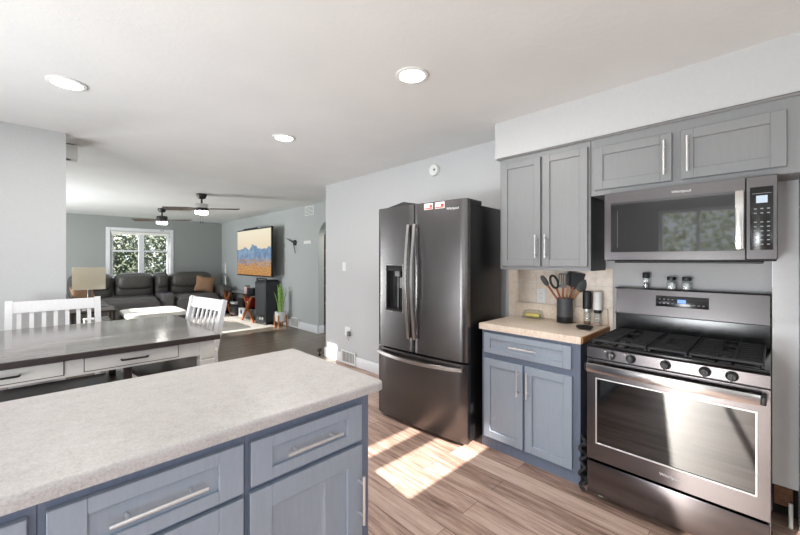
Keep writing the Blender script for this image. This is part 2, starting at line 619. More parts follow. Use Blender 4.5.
# television wall with an arched passage
def arch_poly():
    y0, y1, top, r = 4.95, 6.045, 2.13, 0.32
    pts = [(WE - 0.12, 0), (WE - 0.12, CH), (FY, CH), (FY, 0), (y1, 0)]
    for k in range(0, 9):
        a = math.pi / 2 * k / 8
        pts.append((y1 - r + r * math.cos(a), top - r + r * math.sin(a)))
    for k in range(0, 9):
        a = math.pi / 2 + math.pi / 2 * k / 8
        pts.append((y0 + r + r * math.cos(a), top - r + r * math.sin(a)))
    pts.append((y0, 0))
    return pts
struct('wall_television', MB().prism(arch_poly(), TX, TX + 0.13, 'x'), 'wall_living', smooth=0)
struct('wall_hall', MB().box((4.86, 4.3, 0), (4.98, 7.5, CH)).box((TX + 0.13, 7.4, 0), (4.9, 7.5, CH)), 'wall_hall', smooth=0)

# soffit over the cabinets
struct('trim_soffit', MB().box((2.575, -0.098, 2.212), (WX + 0.06, 1.555, CH + 0.02), 0.003), 'wall_kitchen', smooth=0)

def baseboard(name, c0, c1, mat='trim_white'):
    struct(name, MB().box(c0, c1, 0.006, 2), mat)
baseboard('baseboard_range', (WX - 0.016, 2.62, 0), (WX, WE + 0.016, 0.135))
baseboard('baseboard_return', (WX - 0.014, WE + 0.0005, 0), (TX, WE + 0.016, 0.135))
baseboard('baseboard_television', (TX - 0.016, 6.05, 0), (TX, FY - 0.016, 0.15))
baseboard('baseboard_arch', (TX + 0.0005, 6.031, 0), (TX + 0.13, 6.045, 0.15))
baseboard('baseboard_far', (-2.2, FY - 0.016, 0), (TX - 0.016, FY, 0.15))
baseboard('baseboard_left', (-3.0, 4.214, 0), (0.111, 4.23, 0.12))

# far window
w = thing('window_1', 'white framed window over the far sofa, hedge outside', 'window', (0, 0, 0))
w['kind'] = 'structure'
fx0, fx1, fz0, fz1 = WL['x0'], WL['x1'], WL['z0'], WL['z1']
mb = MB()
cw = 0.085
mb.box((fx0 - cw, FY - 0.02, fz0 - cw), (fx0, FY + 0.001, fz1 + cw), 0.004)
mb.box((fx1, FY - 0.02, fz0 - cw), (fx1 + cw, FY + 0.001, fz1 + cw), 0.004)
mb.box((fx0, FY - 0.02, fz1), (fx1, FY + 0.001, fz1 + cw), 0.004)
mb.box((fx0 - cw - 0.02, FY - 0.05, fz0 - 0.03), (fx1 + cw + 0.02, FY + 0.001, fz0), 0.004)
mb.build('window_casing', 'trim_white', w)
mb = MB()
mid = 1.74
for (a, c) in ((fx0, mid), (mid, fx1)):
    mb.box((a, FY + 0.03, fz0), (a + 0.06, FY + 0.07, fz1), 0.003)
    mb.box((c - 0.06, FY + 0.03, fz0), (c, FY + 0.07, fz1), 0.003)
    mb.box((a + 0.06, FY + 0.03, fz0), (c - 0.06, FY + 0.07, fz0 + 0.05), 0.003)
    mb.box((a + 0.06, FY + 0.03, fz1 - 0.05), (c - 0.06, FY + 0.07, fz1), 0.003)
    mb.box((a + 0.06, FY + 0.035, 1.62), (c - 0.06, FY + 0.065, 1.66), 0.003)
mb.build('window_sash', 'trim_white', w)
MB().box((fx0 + 0.05, FY + 0.048, fz0 + 0.04), (fx1 - 0.05, FY + 0.052, fz1 - 0.04)).build('window_pane', 'window_glass', w)
MB().tube([(fx0 + 0.01, FY + 0.012, fz1 - 0.035), (fx1 - 0.01, FY + 0.012, fz1 - 0.035)], 0.028, 16).box((fx0 + 0.02, FY + 0.004, fz1 - 0.09), (fx1 - 0.02, FY + 0.01, fz1 - 0.03)).build('roller_blind', 'cream_fabric_and_glare', w, label='cream roller blind rolled up at the top')

# frames of the daylight openings; the dining one is added on solid wall
def opening_frame(name, axis, pos, a0, a1, z0, z1, bars):
    mb = MB()
    def bx(aa, ab, za, zb):
        if axis == 'x':
            mb.box((pos, aa, za), (pos + 0.05, ab, zb), 0.003)
        else:
            mb.box((aa, pos, za), (ab, pos + 0.05, zb), 0.003)
    t = 0.05
    bx(a0, a0 + t, z0, z1); bx(a1 - t, a1, z0, z1); bx(a0 + t, a1 - t, z0, z0 + t); bx(a0 + t, a1 - t, z1 - t, z1)
    for q in bars:
        bx(q - 0.025, q + 0.025, z0 + t, z1 - t)
    return struct(name, mb, 'trim_white')
opening_frame('door_1', 'x', -3.1, 0.35, 1.45, 0.02, 2.3, [0.9])
opening_frame('blank_dining_frame', 'x', -3.0, 2.3, 3.9, 0.6, 2.2, [3.1])
opening_frame('window_3', 'x', -2.30, 7.85, 10.5, 0.15, 2.25, [])

# ------------------------------------------------------------------ outdoors
struct('ground', MB().box((-30, -30, -0.3), (30, 40, -0.15)), 'grass')
struct('patio', MB().box((-6.6, -2.5, -0.15), (-3.15, 4.0, -0.05)), 'patio_stone')

def hedge(name, x0, x1, y0, y1, z0, z1, count, label, mat, size=0.09):
    mb = MB()
    rnd = random.Random(count)
    for _ in range(count):
        c = Vector((rnd.uniform(x0, x1), rnd.uniform(y0, y1), rnd.uniform(z0, z1)))
        a = Vector((rnd.uniform(-1, 1), rnd.uniform(-1, 1), rnd.uniform(-1, 1))).normalized() * size * rnd.uniform(0.5, 1.2)
        bb = a.orthogonal().normalized() * size * 0.45
        mb.add([c - a, c + bb, c + a + bb * 0.2, c - bb], [[0, 1, 2, 3]])
    o = mb.build(name, mat, None, 0)
    return o
h = hedge('hedge', -0.5, 5.0, 14.2, 15.4, -0.15, 2.5, 16000, '', 'hedge_leaf_dark')
tag(h, 'tall leafy green hedge outside the far living room window', 'hedge', kind='stuff')
h = hedge('shrub', 0.2, 4.5, 13.4, 14.1, -0.15, 2.2, 1600, '', 'hedge_leaf_pale', 0.06)
tag(h, 'paler sunlit shrub sprays in front of the hedge outside the window', 'shrub', kind='stuff')
h = hedge('hedge', -9.5, -8.6, -6.0, 7.0, -0.15, 2.9, 9000, '', 'hedge_leaf_pale', 0.10)
tag(h, 'garden hedge mirrored in the microwave door glass', 'hedge', kind='stuff')

# ================================================================== lights in the ceiling
def downlight(x, y, label):
    t = thing('recessed_light', label, 'ceiling light', (x, y, CH), 0, 'recessed ceiling lights')
    MB().lathe([(0.098, -0.001), (0.098, -0.006), (0.09, -0.010), (0.076, -0.008), (0.076, -0.001)]).build('trim_ring', 'white_plastic', t)
    MB().lathe([(0.075, -0.0035), (0.075, -0.0095), (0.05, -0.0125), (0.0, -0.0135)]).build('lens', 'lamp_glow', t)
    a = area('downlight_beam', (x, y, CH - 0.03), (0, 0, -1), 0.14, 0.14, 13, (1, 0.97, 0.93), 'DISK')
    return t
downlight(1.538, 1.48, 'round recessed ceiling light nearest the range, large and right of centre')
downlight(0.084, 3.028, 'round recessed ceiling light above the dining table at far left')
downlight(1.506, 3.029, 'small round recessed ceiling light between the table and the refrigerator')

def ceiling_fan(x, y, rot, label):
    t = thing('ceiling_fan', label, 'ceiling fan', (x, y, CH), 0, 'living room ceiling fans')
    MB().lathe([(0.078, 0.0), (0.078, -0.02), (0.055, -0.075), (0.02, -0.085)]).build('canopy', 'black_plastic', t)
    MB().cyl((0, 0, -0.08), (0, 0, -0.165), 0.014).build('downrod', 'black_plastic', t)
    MB().lathe([(0.03, -0.155), (0.095, -0.165), (0.1, -0.18), (0.1, -0.235)]).build('motor_housing', 'chrome' if 'nearer' in label else 'black_plastic', t)
    MB().lathe([(0.103, -0.235), (0.103, -0.285)]).build('blade_ring', 'black_plastic', t)
    MB().lathe([(0.1, -0.285), (0.1, -0.318), (0.085, -0.335), (0.0, -0.34)]).build('light_kit', 'fan_glow', t)
    for k in range(2):
        bl = MB()
        poly = [(0.09, -0.04), (0.2, -0.066), (0.57, -0.072), (0.59, -0.06), (0.59, 0.06), (0.57, 0.072), (0.2, 0.066), (0.09, 0.04)]
        bl.prism(poly, -0.004, 0.004)
        xf = Matrix.Rotation(rot + k * math.pi, 4, 'Z') @ Matrix.Translation((0, 0, -0.245)) @ Matrix.Rotation(R(14), 4, 'X')
        bl.build('fan_blade', 'fan_blade', t, xf=xf)
    for dx in (-0.02, 0.02):
        MB().tube([(dx, dx * 0.4, -0.335), (dx, dx * 0.4, -0.46)], 0.0015, 6).lathe([(0.004, -0.485), (0.009, -0.475), (0.004, -0.455)], (dx, dx * 0.4, 0), 10).build('pull_chain', 'black_plastic', t)
    return t
ceiling_fan(1.82, 6.57, -ALPHA + R(6), 'dark ceiling fan with lit globe, the nearer of the two')
ceiling_fan(1.73, 9.0, -ALPHA + R(4), 'dark ceiling fan with lit globe, the farther one by the window')

# smoke alarm and wall plates
t = thing('smoke_alarm', 'round white smoke alarm high on the wall above the refrigerator', 'smoke alarm', (WX, 2.475, 2.352), FACE_W)
MB(Matrix.Rotation(R(90), 4, 'X')).lathe([(0.062, 0.0), (0.062, 0.012), (0.055, 0.03), (0.03, 0.035), (0, 0.036)]).build('body', 'white_plastic', t)
MB().cyl((0.02, -0.034, 0), (0.02, -0.038, 0), 0.012).build('test_button', 'mid_grey', t)

def plate(name, label, cat, x, y, z, w_, h_, kind):
    t = thing(name, label, cat, (x, y, z), FACE_W)
    MB().box((-w_ / 2, -0.006, -h_ / 2), (w_ / 2, -0.0003, h_ / 2), 0.002).build('plate', 'white_plastic', t)
    if kind == 'switch':
        MB().box((-0.006, -0.014, -0.012), (0.006, -0.006, 0.012), 0.002).build('toggle', 'white_plastic', t)
    elif kind == 'outlet':
        for dz in (-0.02, 0.02):
            mb = MB().box((-0.016, -0.008, dz - 0.014), (0.016, -0.006, dz + 0.014), 0.002)
            mb.build('socket', 'white_plastic', t)
            MB().box((-0.008, -0.0086, dz - 0.005), (-0.006, -0.008, dz + 0.005)).box((0.006, -0.0086, dz - 0.005), (0.008, -0.008, dz + 0.005)).build('slots', 'dark_grey', t)
    return t
plate('light_switch', 'white light switch on the wall left of the refrigerator', 'light switch', WX, 4.10, 1.32, 0.075, 0.12, 'switch')
plate('wall_outlet', 'white wall outlet low on the wall left of the refrigerator', 'outlet', WX, 4.02, 0.44, 0.12, 0.12, 'outlet')
t = thing('plug_adapter', 'small grey plug adapter in the low outlet left of the refrigerator', 'plug', (WX - 0.009, 3.97, 0.42), FACE_W)
MB().box((-0.02, -0.035, -0.03), (0.02, 0, 0.03), 0.005, 2).build('body', 'mid_grey', t)
MB().tube([(0, -0.03, -0.03), (0.01, -0.035, -0.06), (0.02, -0.02, -0.09)], 0.003, 8).build('cord', 'mid_grey', t)

def register(name, label, x, y, z0, w_, h_):
    t = thing(name, label, 'floor register', (x, y, z0), FACE_W)
    mb = MB()
    mb.box((-w_ / 2, -0.012, 0), (-w_ / 2 + 0.02, 0, h_), 0.002).box((w_ / 2 - 0.02, -0.012, 0), (w_ / 2, 0, h_), 0.002)
    mb.box((-w_ / 2 + 0.02, -0.012, 0), (w_ / 2 - 0.02, 0, 0.018), 0.002).box((-w_ / 2 + 0.02, -0.012, h_ - 0.018), (w_ / 2 - 0.02, 0, h_), 0.002)
    mb.build('frame', 'white_plastic', t)
    MB().box((-w_ / 2 + 0.02, -0.002, 0.018), (w_ / 2 - 0.02, -0.0005, h_ - 0.018)).build('backing', 'mid_grey', t)
    mb = MB()
    n = 9
    for k in range(n):
        xx = -w_ / 2 + 0.03 + (w_ - 0.06) * k / (n - 1)
        mb.box((xx - 0.003, -0.01, 0.018), (xx + 0.003, -0.002, h_ - 0.018))
    mb.build('louvres', 'white_plastic', t)
register('baseboard_register', 'grey slatted register in the baseboard left of the refrigerator', WX - 0.0165, 3.98, 0.012, 0.32, 0.17)
register('baseboard_register', 'white slatted register in the baseboard beside the potted plant', TX - 0.0165, 6.92, 0.015, 0.34, 0.2)
t = thing('wall_vent', 'small white vent near the ceiling on the television wall', 'vent', (TX, 6.36, 2.38), FACE_W)
MB().box((-0.17, -0.012, -0.09), (0.17, -0.0005, 0.09), 0.003).build('frame', 'white_plastic', t)
mb = MB()
for k in range(6):
    mb.box((-0.15, -0.016, -0.072 + k * 0.026), (0.15, -0.012, -0.062 + k * 0.026))
mb.build('louvres', 'mid_grey', t)
t = thing('thermostat', 'small flat white thermostat on the television wall beside the arch', 'thermostat', (TX, 6.42, 1.765), FACE_W)
MB().box((-0.14, -0.02, -0.03), (0.14, -0.0005, 0.03), 0.005, 2).build('body', 'white_plastic', t)
t = thing('wall_clock', 'frameless black wall clock with two long hands', 'clock', (TX, 6.93, 1.77), FACE_W)
MB(Matrix.Rotation(R(90), 4, 'X')).lathe([(0.055, 0), (0.055, 0.03), (0.045, 0.036), (0, 0.037)]).build('hub', 'black_plastic', t)
MB().prism([(0, -0.012), (-0.33, 0.1), (-0.335, 0.112), (0, 0.016)], -0.046, -0.038, 'y').build('minute_hand', 'black_plastic', t)
MB().prism([(-0.012, 0), (0.085, -0.22), (0.095, -0.215), (0.014, 0.0)], -0.056, -0.048, 'y').build('hour_hand', 'black_plastic', t)
t = thing('door_stop', 'small black ball door stop at the end of the wall', 'door stop', (WX - 0.05, WE + 0.09, 0.0))
MB().lathe([(0.02, 0), (0.02, 0.02), (0.008, 0.03), (0.008, 0.05), (0.03, 0.065), (0.034, 0.085), (0.025, 0.105), (0.0, 0.112)], seg=16).build('body', 'black_plastic', t)
t = thing('wall_speaker', 'small pale grey box mounted under the ceiling behind the left wall', 'speaker', (0.145, 4.62, CH))
MB().box((-0.10, -0.06, -0.15), (0.055, 0.06, -0.01), 0.008, 2).build('body', 'white_plastic', t)
MB().box((-0.08, -0.03, -0.012), (0.03, 0.03, -0.0005)).build('bracket', 'mid_grey', t)
MB().cyl((-0.02, -0.04, -0.15), (-0.02, -0.04, -0.155), 0.03).build('sensor', 'dark_grey', t)

area('hall_fill', (4.45, 5.6, CH - 0.02), (0, 0, -1), 0.3, 0.3, 22, (1, 0.96, 0.9), 'DISK')  # added lamp brightening the hall; it has no fixture
# ================================================================== cabinetry
def bar_handle(parent, p0, p1, stand, out, mat='nickel', r=0.006, name='handle'):
    """bar pull from p0 to p1 (local), lifted off the face by stand along vector out"""
    p0, p1, out = Vector(p0), Vector(p1), Vector(out)
    mb = MB()
    a, c = p0 + out * stand, p1 + out * stand
    mb.cyl(a, c, r, seg=14)
    for f in (0.17, 0.83):
        q = p0.lerp(p1, f)
        mb.cyl(q, q + out * stand, r * 0.75, seg=10)
    return mb.build(name, mat, parent)

def shaker(parent, name, x0, x1, z0, z1, mat, yf=0.0, t=0.02, rail=0.056, rail_h=None):
    rh = rail_h or rail
    y0, y1 = yf - t, yf - 0.0004
    e = 0.0018
    mb = MB()
    mb.box((x0, y0, z0), (x0 + rail, y1, z1), e)
    mb.box((x1 - rail, y0, z0), (x1, y1, z1), e)
    mb.box((x0 + rail, y0, z0), (x1 - rail, y1, z0 + rh), e)
    mb.box((x0 + rail, y0, z1 - rh), (x1 - rail, y1, z1), e)
    mb.box((x0 + rail - 0.002, y0 + 0.011, z0 + rh - 0.002), (x1 - rail + 0.002, y1, z1 - rh + 0.002))
    return mb.build(name, mat, parent)

def base_unit(label, loc, rz, w, depth, height, doors, drawers, mat, frame_mat, toe=0.1, group=None, toe_set=0.06, cat='cabinet', rail=0.056):
    """doors/drawers: lists of (x0,x1,z0,z1,handle) in local coords, front face frame at y=0"""
    t = thing('base_cabinet', label, cat, loc, rz, group)
    mb = MB().box((0, 0, toe), (w, depth, height), 0.0015)
    mb.box((0.0, toe_set, 0.0), (w, depth, toe))
    mb.build('carcass', frame_mat, t)
    for (x0, x1, z0, z1, hd) in drawers:
        d = shaker(t, 'drawer', x0, x1, z0, z1, mat, rail=rail, rail_h=0.038)
        if hd:
            c, hw = (x0 + x1) / 2, hd / 2
            zc = (z0 + z1) / 2
            bar_handle(d, (c - hw, -0.012, zc), (c + hw, -0.012, zc), 0.034, (0, -1, 0))
    for (x0, x1, z0, z1, hd) in doors:
        d = shaker(t, 'door', x0, x1, z0, z1, mat, rail=rail)
        if hd:
            hx, za, zb = hd
            bar_handle(d, (hx, -0.02, za), (hx, -0.02, zb), 0.034, (0, -1, 0))
    return t

# --- peninsula units (front faces world -Y; local x = world X)
PF = 1.14
base_unit('blue peninsula cabinet at its right end with drawer over one door', (0.4365, PF, 0), 0, 0.4935, 0.66, 0.8888,
          [(0.010, 0.447, 0.13, 0.688, (0.428, 0.40, 0.585))], [(0.013, 0.446, 0.706, 0.846, 0.215)], 'cabinet_blue', 'cabinet_blue_frame', group='peninsula base cabinets', rail=0.07)
base_unit('blue peninsula cabinet left of the end one, wide drawer with long bar handle', (-0.0175, PF, 0), 0, 0.4535, 0.66, 0.8888,
          [(0.0145, 0.4445, 0.13, 0.685, (0.04, 0.40, 0.585))], [(0.0145, 0.4445, 0.700, 0.850, 0.216)], 'cabinet_blue', 'cabinet_blue_frame', group='peninsula base cabinets', rail=0.07)
base_unit('blue peninsula cabinet at the photo\'s lower left corner, only a sliver showing', (-0.5195, PF, 0), 0, 0.5015, 0.66, 0.8888,
          [(0.015, 0.487, 0.13, 0.685, None)], [(0.015, 0.487, 0.700, 0.850, 0.216)], 'cabinet_blue', 'cabinet_blue_frame', group='peninsula base cabinets', rail=0.07)
base_unit('blue peninsula cabinet next past the sliver at the lower left corner', (-1.2215, PF, 0), 0, 0.700, 0.66, 0.8888,
          [(0.015, 0.685, 0.13, 0.685, None)], [(0.015, 0.685, 0.700, 0.850, 0.216)], 'cabinet_blue', 'cabinet_blue_frame', group='peninsula base cabinets', rail=0.07)

# peninsula worktop with rounded front nose and rounded right corner
def slab(poly, z0, z1, r, seg=4):
    """horizontal slab with its top and bottom edges rounded"""
    b = bmesh.new()
    vs = [b.verts.new((x, y, z0)) for x, y in poly]
    f = b.faces.new(vs)
    ex = bmesh.ops.extrude_face_region(b, geom=[f])
    for q in ex['geom']:
        if isinstance(q, bmesh.types.BMVert):
            q.co.z = z1
    bmesh.ops.recalc_face_normals(b, faces=b.faces)
    es = [e for e in b.edges if abs(e.verts[0].co.z - e.verts[1].co.z) < 1e-6 and e.verts[0].co.z > (z0 + z1) / 2]
    bmesh.ops.bevel(b, geom=es, offset=r, segments=seg, affect='EDGES', profile=0.6)
    return MB().bm(b)
def rounded(x0, y0, x1, y1, rads):
    """corners order: (x0,y0),(x1,y0),(x1,y1),(x0,y1)"""
    pts = []
    for (cx_, cy_, sx, sy, a0), r in zip(((x0, y0, 1, 1, 180), (x1, y0, -1, 1, 270), (x1, y1, -1, -1, 0), (x0, y1, 1, -1, 90)), rads):
        if r <= 0:
            pts.append((cx_, cy_))
            continue
        ox, oy = cx_ + sx * r, cy_ + sy * r
        for k in range(7):
            a = R(a0 + 90 * k / 6)
            pts.append((ox + r * math.cos(a), oy + r * math.sin(a)))
    return pts
o = slab(rounded(-1.25, 1.092, 0.978, 1.85, (0, 0.03, 0.012, 0)), 0.8892, 0.923, 0.014).build('peninsula_countertop', 'laminate_grey')
tag(o, 'long mottled grey laminate countertop on the blue peninsula', 'countertop')

# --- base cabinet between refrigerator and range
base_unit('grey-blue base cabinet between refrigerator and range, drawer over two doors', (2.385, 1.548, 0), FACE_W, 0.713, 0.53, 0.886,
          [(0.026, 0.337, 0.085, 0.672, (0.309, 0.46, 0.64)), (0.353, 0.668, 0.085, 0.672, (0.381, 0.46, 0.64))],
          [(0.026, 0.663, 0.716, 0.862, 0.20)], 'cabinet_blue', 'cabinet_blue_frame', toe=0.06, toe_set=0.0, rail=0.052)
t = thing('range_side_countertop', 'beige laminate countertop with wood-trimmed end beside the range', 'countertop', (0, 0, 0))
slab([(2.362, 0.826), (WX - 0.001, 0.826), (WX - 0.001, 1.563), (2.362, 1.563)], 0.8865, 0.933, 0.008, 2).build('slab', 'laminate_beige', t)
MB().box((2.375, 0.817, 0.890), (WX - 0.002, 0.8255, 0.930), 0.001).build('end_strip', 'light_wood', t, label='bare wood strip on the cut end')
MB().box((WX - 0.022, 0.828, 0.9335), (WX - 0.0085, 1.555, 1.055), 0.003).build('back_lip', 'laminate_beige', t)
struct('wall_tile_backsplash', MB().box((WX - 0.007, 0.80, 0.90), (WX - 0.0003, 1.62, 1.345)), 'tile', smooth=0)

# --- upper cabinets
t = thing('wall_cabinet', 'grey wall cabinet with two tall doors over the counter', 'cabinet', (2.61, 1.526, 1.335), FACE_W, 'grey wall cabinets')
MB().box((0, 0, 0.0), (0.676, 0.308, 0.875), 0.0015).build('carcass', 'cabinet_upper', t)
MB().box((0.677, 0.004, 0.0), (0.6785, 0.308, 0.875)).build('side_panel', 'cabinet_dark', t, label='dark side panel facing the microwave')  # side sheet in a darker grey than the carcass
for (a, c, hx) in ((0.022, 0.338, 0.312), (0.357, 0.662, 0.385)):
    d = shaker(t, 'door', a, c, 0.03, 0.835, 'cabinet_upper', rail=0.05)
    bar_handle(d, (hx, -0.02, 0.09), (hx, -0.02, 0.26), 0.034, (0, -1, 0))
t = thing('wall_cabinet', 'low wide grey wall cabinet with two doors above the microwave', 'cabinet', (2.61, 0.8465, 1.836), FACE_W, 'grey wall cabinets')
MB().box((0, 0, 0.0), (0.943, 0.308, 0.374), 0.0015).build('carcass', 'cabinet_upper', t)
for (a, c, hx) in ((0.02, 0.44, 0.408), (0.482, 0.896, 0.515)):
    d = shaker(t, 'door', a, c, 0.035, 0.315, 'cabinet_upper', rail=0.056)
    bar_handle(d, (hx, -0.02, 0.07), (hx, -0.02, 0.27), 0.034, (0, -1, 0))
tag(MB().box((2.60, -0.0975, 2.2125), (2.575, 1.535, 2.2185)).build('soffit_moulding', 'cabinet_upper'), 'thin grey moulding strip between the soffit and the wall cabinets', 'moulding')  # thin strip in the wall cabinets' grey

# ================================================================== range
t = thing('gas_range', 'stainless steel gas range with black cast iron grates', 'range', (2.29, 0.765, 0), FACE_W)
W = 0.76
MB().box((0.004, 0.05, 0.03), (W - 0.004, 0.60, 0.895), 0.003).build('body', 'black_enamel', t)
# lower drawer
dr = MB().box((0, 0.0, 0.045), (W, 0.05, 0.232), 0.006, 2).build('storage_drawer', 'steel', t)
# oven door: frame around a window
dz0, dz1 = 0.246, 0.832
wx0, wx1, wz0, wz1 = 0.049, 0.715, 0.345, 0.722
mb = MB()
mb.box((0, 0.0, dz0), (wx0, 0.05, dz1)).box((wx1, 0.0, dz0), (W, 0.05, dz1))
mb.box((wx0, 0.0, dz0), (wx1, 0.05, wz0), 0.0).box((wx0, 0.0, wz1), (wx1, 0.05, dz1), 0.0)
od = mb.build('oven_door', 'steel', t, smooth=20)
MB().box((wx0, 0.004, wz0), (wx1, 0.03, wz1), 0.001).build('oven_window', 'black_gloss', od)
mb = MB()
q = 0.0035
mb.box((wx0 - q, -0.002, wz0 - q), (wx0 + q, 0.004, wz1 + q), 0.001).box((wx1 - q, -0.002, wz0 - q), (wx1 + q, 0.004, wz1 + q), 0.001)
mb.box((wx0 + q, -0.002, wz0 - q), (wx1 - q, 0.004, wz0 + q), 0.001).box((wx0 + q, -0.002, wz1 - q), (wx1 - q, 0.004, wz1 + q), 0.001)
mb.build('window_trim', 'nickel', od)
lettering('Whirlpool', 0.022, 'logo', 'pale_lettering', od, (0.40, -0.0012, 0.295), (90, 0, 0))
mb = MB().box((0.012, -0.052, 0.766), (W - 0.03, -0.042, 0.816), 0.003, 2)
mb.box((0.03, -0.042, 0.78), (0.05, 0.001, 0.804)).box((W - 0.07, -0.042, 0.78), (W - 0.05, 0.001, 0.804))
mb.build('handle', 'steel_bright', od)
MB().box((W - 0.03, -0.054, 0.773), (W - 0.012, -0.002, 0.811), 0.004, 2).build('handle_cap', 'black_plastic', od)
MB().box((0, -0.05, 0.776), (0.012, -0.002, 0.808), 0.003).build('handle_cap', 'black_plastic', od)
# vent slots above the door, knob panel
MB().box((0.0, 0.012, 0.8325), (W, 0.05, 0.8405)).build('vent_slot', 'black_plastic', t)
mb = MB().prism([(0.0, 0.841), (0.0, 0.895), (0.012, 0.900), (0.05, 0.900), (0.05, 0.841)], 0, W, 'x')
cp = mb.build('knob_panel', 'steel', t, smooth=20)
for kx in (0.127, 0.225, 0.38, 0.537, 0.634):
    kb = MB(Matrix.Translation((kx, 0.0, 0.868)) @ Matrix.Rotation(R(90), 4, 'X'))
    kb.lathe([(0.0235, 0.0), (0.0235, 0.006), (0.019, 0.010), (0.017, 0.028), (0.014, 0.031), (0, 0.031)], seg=24)
    k = kb.build('knob', 'black_plastic', t)
    MB(Matrix.Translation((kx, 0.0, 0.868)) @ Matrix.Rotation(R(90), 4, 'X')).box((-0.0045, -0.018, 0.028), (0.0045, 0.018, 0.040), 0.002, 2).build('grip', 'dark_grey', k)
    MB().box((kx - 0.034, -0.0008, 0.883), (kx - 0.026, 0.0005, 0.887)).build('mark', 'pale_lettering', k)
# cooktop
MB().box((0.0, 0.013, 0.9005), (W, 0.60, 0.916), 0.004, 2).build('cooktop', 'black_enamel', t)
for (bx_, by_, br_) in ((0.16, 0.17, 0.048), (0.16, 0.44, 0.036), (0.60, 0.17, 0.048), (0.60, 0.44, 0.036)):
    MB().lathe([(br_ * 1.25, 0), (br_ * 1.2, 0.006), (br_, 0.008), (br_, 0.016), (br_ * 0.9, 0.02), (0, 0.021)], (bx_, by_, 0.9162), 24).build('burner', 'black_plastic', t)
MB().cushion((0.335, 0.2, 0.9162), (0.425, 0.42, 0.936), 3, 5).build('burner', 'black_plastic', t)
def grate(x0, x1, y0, y1):
    g = MB()
    z0, z1 = 0.928, 0.942
    b_ = 0.011
    g.box((x0, y0, z0), (x1, y0 + b_, z1), 0.003).box((x0, y1 - b_, z0), (x1, y1, z1), 0.003)
    g.box((x0, y0 + b_, z0), (x0 + b_, y1 - b_, z1), 0.003).box((x1 - b_, y0 + b_, z0), (x1, y1 - b_, z1), 0.003)
    for (fx, fy) in ((x0, y0), (x1 - b_, y0), (x0, y1 - b_), (x1 - b_, y1 - b_)):
        g.box((fx, fy, 0.9165), (fx + b_, fy + b_, z0))
    return g, z0, z1, b_
for (x0, x1) in ((0.018, 0.288), (0.470, 0.742)):
    g, z0, z1, b_ = grate(x0, x1, 0.035, 0.575)
    for k in range(1, 9):
        yy = 0.035 + 0.54 * k / 9
        if k in (3, 6):
            g.box((x0 + b_, yy - 0.005, z0), (x1 - b_, yy + 0.005, z1), 0.002)
        else:
            g.box((x0 + b_, yy - 0.005, z0), (x0 + 0.105, yy + 0.005, z1), 0.002)
            g.box((x1 - 0.105, yy - 0.005, z0), (x1 - b_, yy + 0.005, z1), 0.002)
    for xm in (x0 + 0.1, x1 - 0.111):
        g.box((xm, 0.035 + b_, z0), (xm + b_, 0.575 - b_, z1 - 0.001), 0.002)
    g.build('grate', 'cast_iron', t)
g, z0, z1, b_ = grate(0.295, 0.463, 0.035, 0.575)
for k in range(1, 11):
    yy = 0.035 + 0.54 * k / 11
    if k in (4, 5, 6, 7):
        g.box((0.295 + b_, yy - 0.004, z0), (0.345, yy + 0.004, z1), 0.002).box((0.413, yy - 0.004, z0), (0.463 - b_, yy + 0.004, z1), 0.002)
    else:
        g.box((0.295 + b_, yy - 0.004, z0), (0.463 - b_, yy + 0.004, z1), 0.002)
g.build('grate', 'cast_iron', t)
# backguard
MB().box((0.0, 0.565, 0.9165), (W, 0.60, 1.05), 0.003).build('backguard_base', 'black_enamel', t)
bgm = MB().prism([(0.548, 1.048), (0.562, 1.213), (0.60, 1.213), (0.60, 1.048)], 0.004, W - 0.004, 'x').build('backguard', 'steel', t, smooth=20)
MB().prism([(0.552, 1.213), (0.556, 1.221), (0.62, 1.221), (0.62, 1.213)], 0, W, 'x').build('backguard_cap', 'black_plastic', t)
MB().prism([(0.545, 1.044), (0.545, 1.050), (0.60, 1.050), (0.60, 1.044)], 0, W, 'x').build('backguard_seam', 'black_plastic', t)
BT = Matrix.Translation((0, 0.548 - 0.0012, 1.048)) @ Matrix.Rotation(-math.atan(0.014 / 0.165), 4, 'X')
dp = MB(BT).box((0.235, -0.001, 0.063), (0.500, 0.001, 0.132), 0.003, 2).build('display_panel', 'black_enamel', t)
mb = MB(BT)
for r_ in range(2):
    for k in range(4):
        mb.box((0.252 + k * 0.022, -0.0016, 0.082 + r_ * 0.026), (0.262 + k * 0.022, -0.001, 0.086 + r_ * 0.026))
for k in range(3):
    mb.box((0.425 + k * 0.022, -0.0016, 0.08), (0.436 + k * 0.022, -0.001, 0.084))
mb.build('key_print', 'key_print', dp)
MB(BT).box((0.348, -0.0016, 0.09), (0.39, -0.001, 0.112)).build('clock_digits', 'led', dp)
for fx_ in (0.05, W - 0.05):
    MB().lathe([(0.018, 0.0), (0.018, 0.012), (0.008, 0.014), (0.008, 0.032)], (fx_, 0.09, 0), 14).build('foot', 'white_plastic', t)
for fx_ in (0.05, W - 0.05):
    MB().lathe([(0.018, 0.0), (0.018, 0.012), (0.008, 0.014), (0.008, 0.032)], (fx_, 0.55, 0), 14).build('foot', 'white_plastic', t)

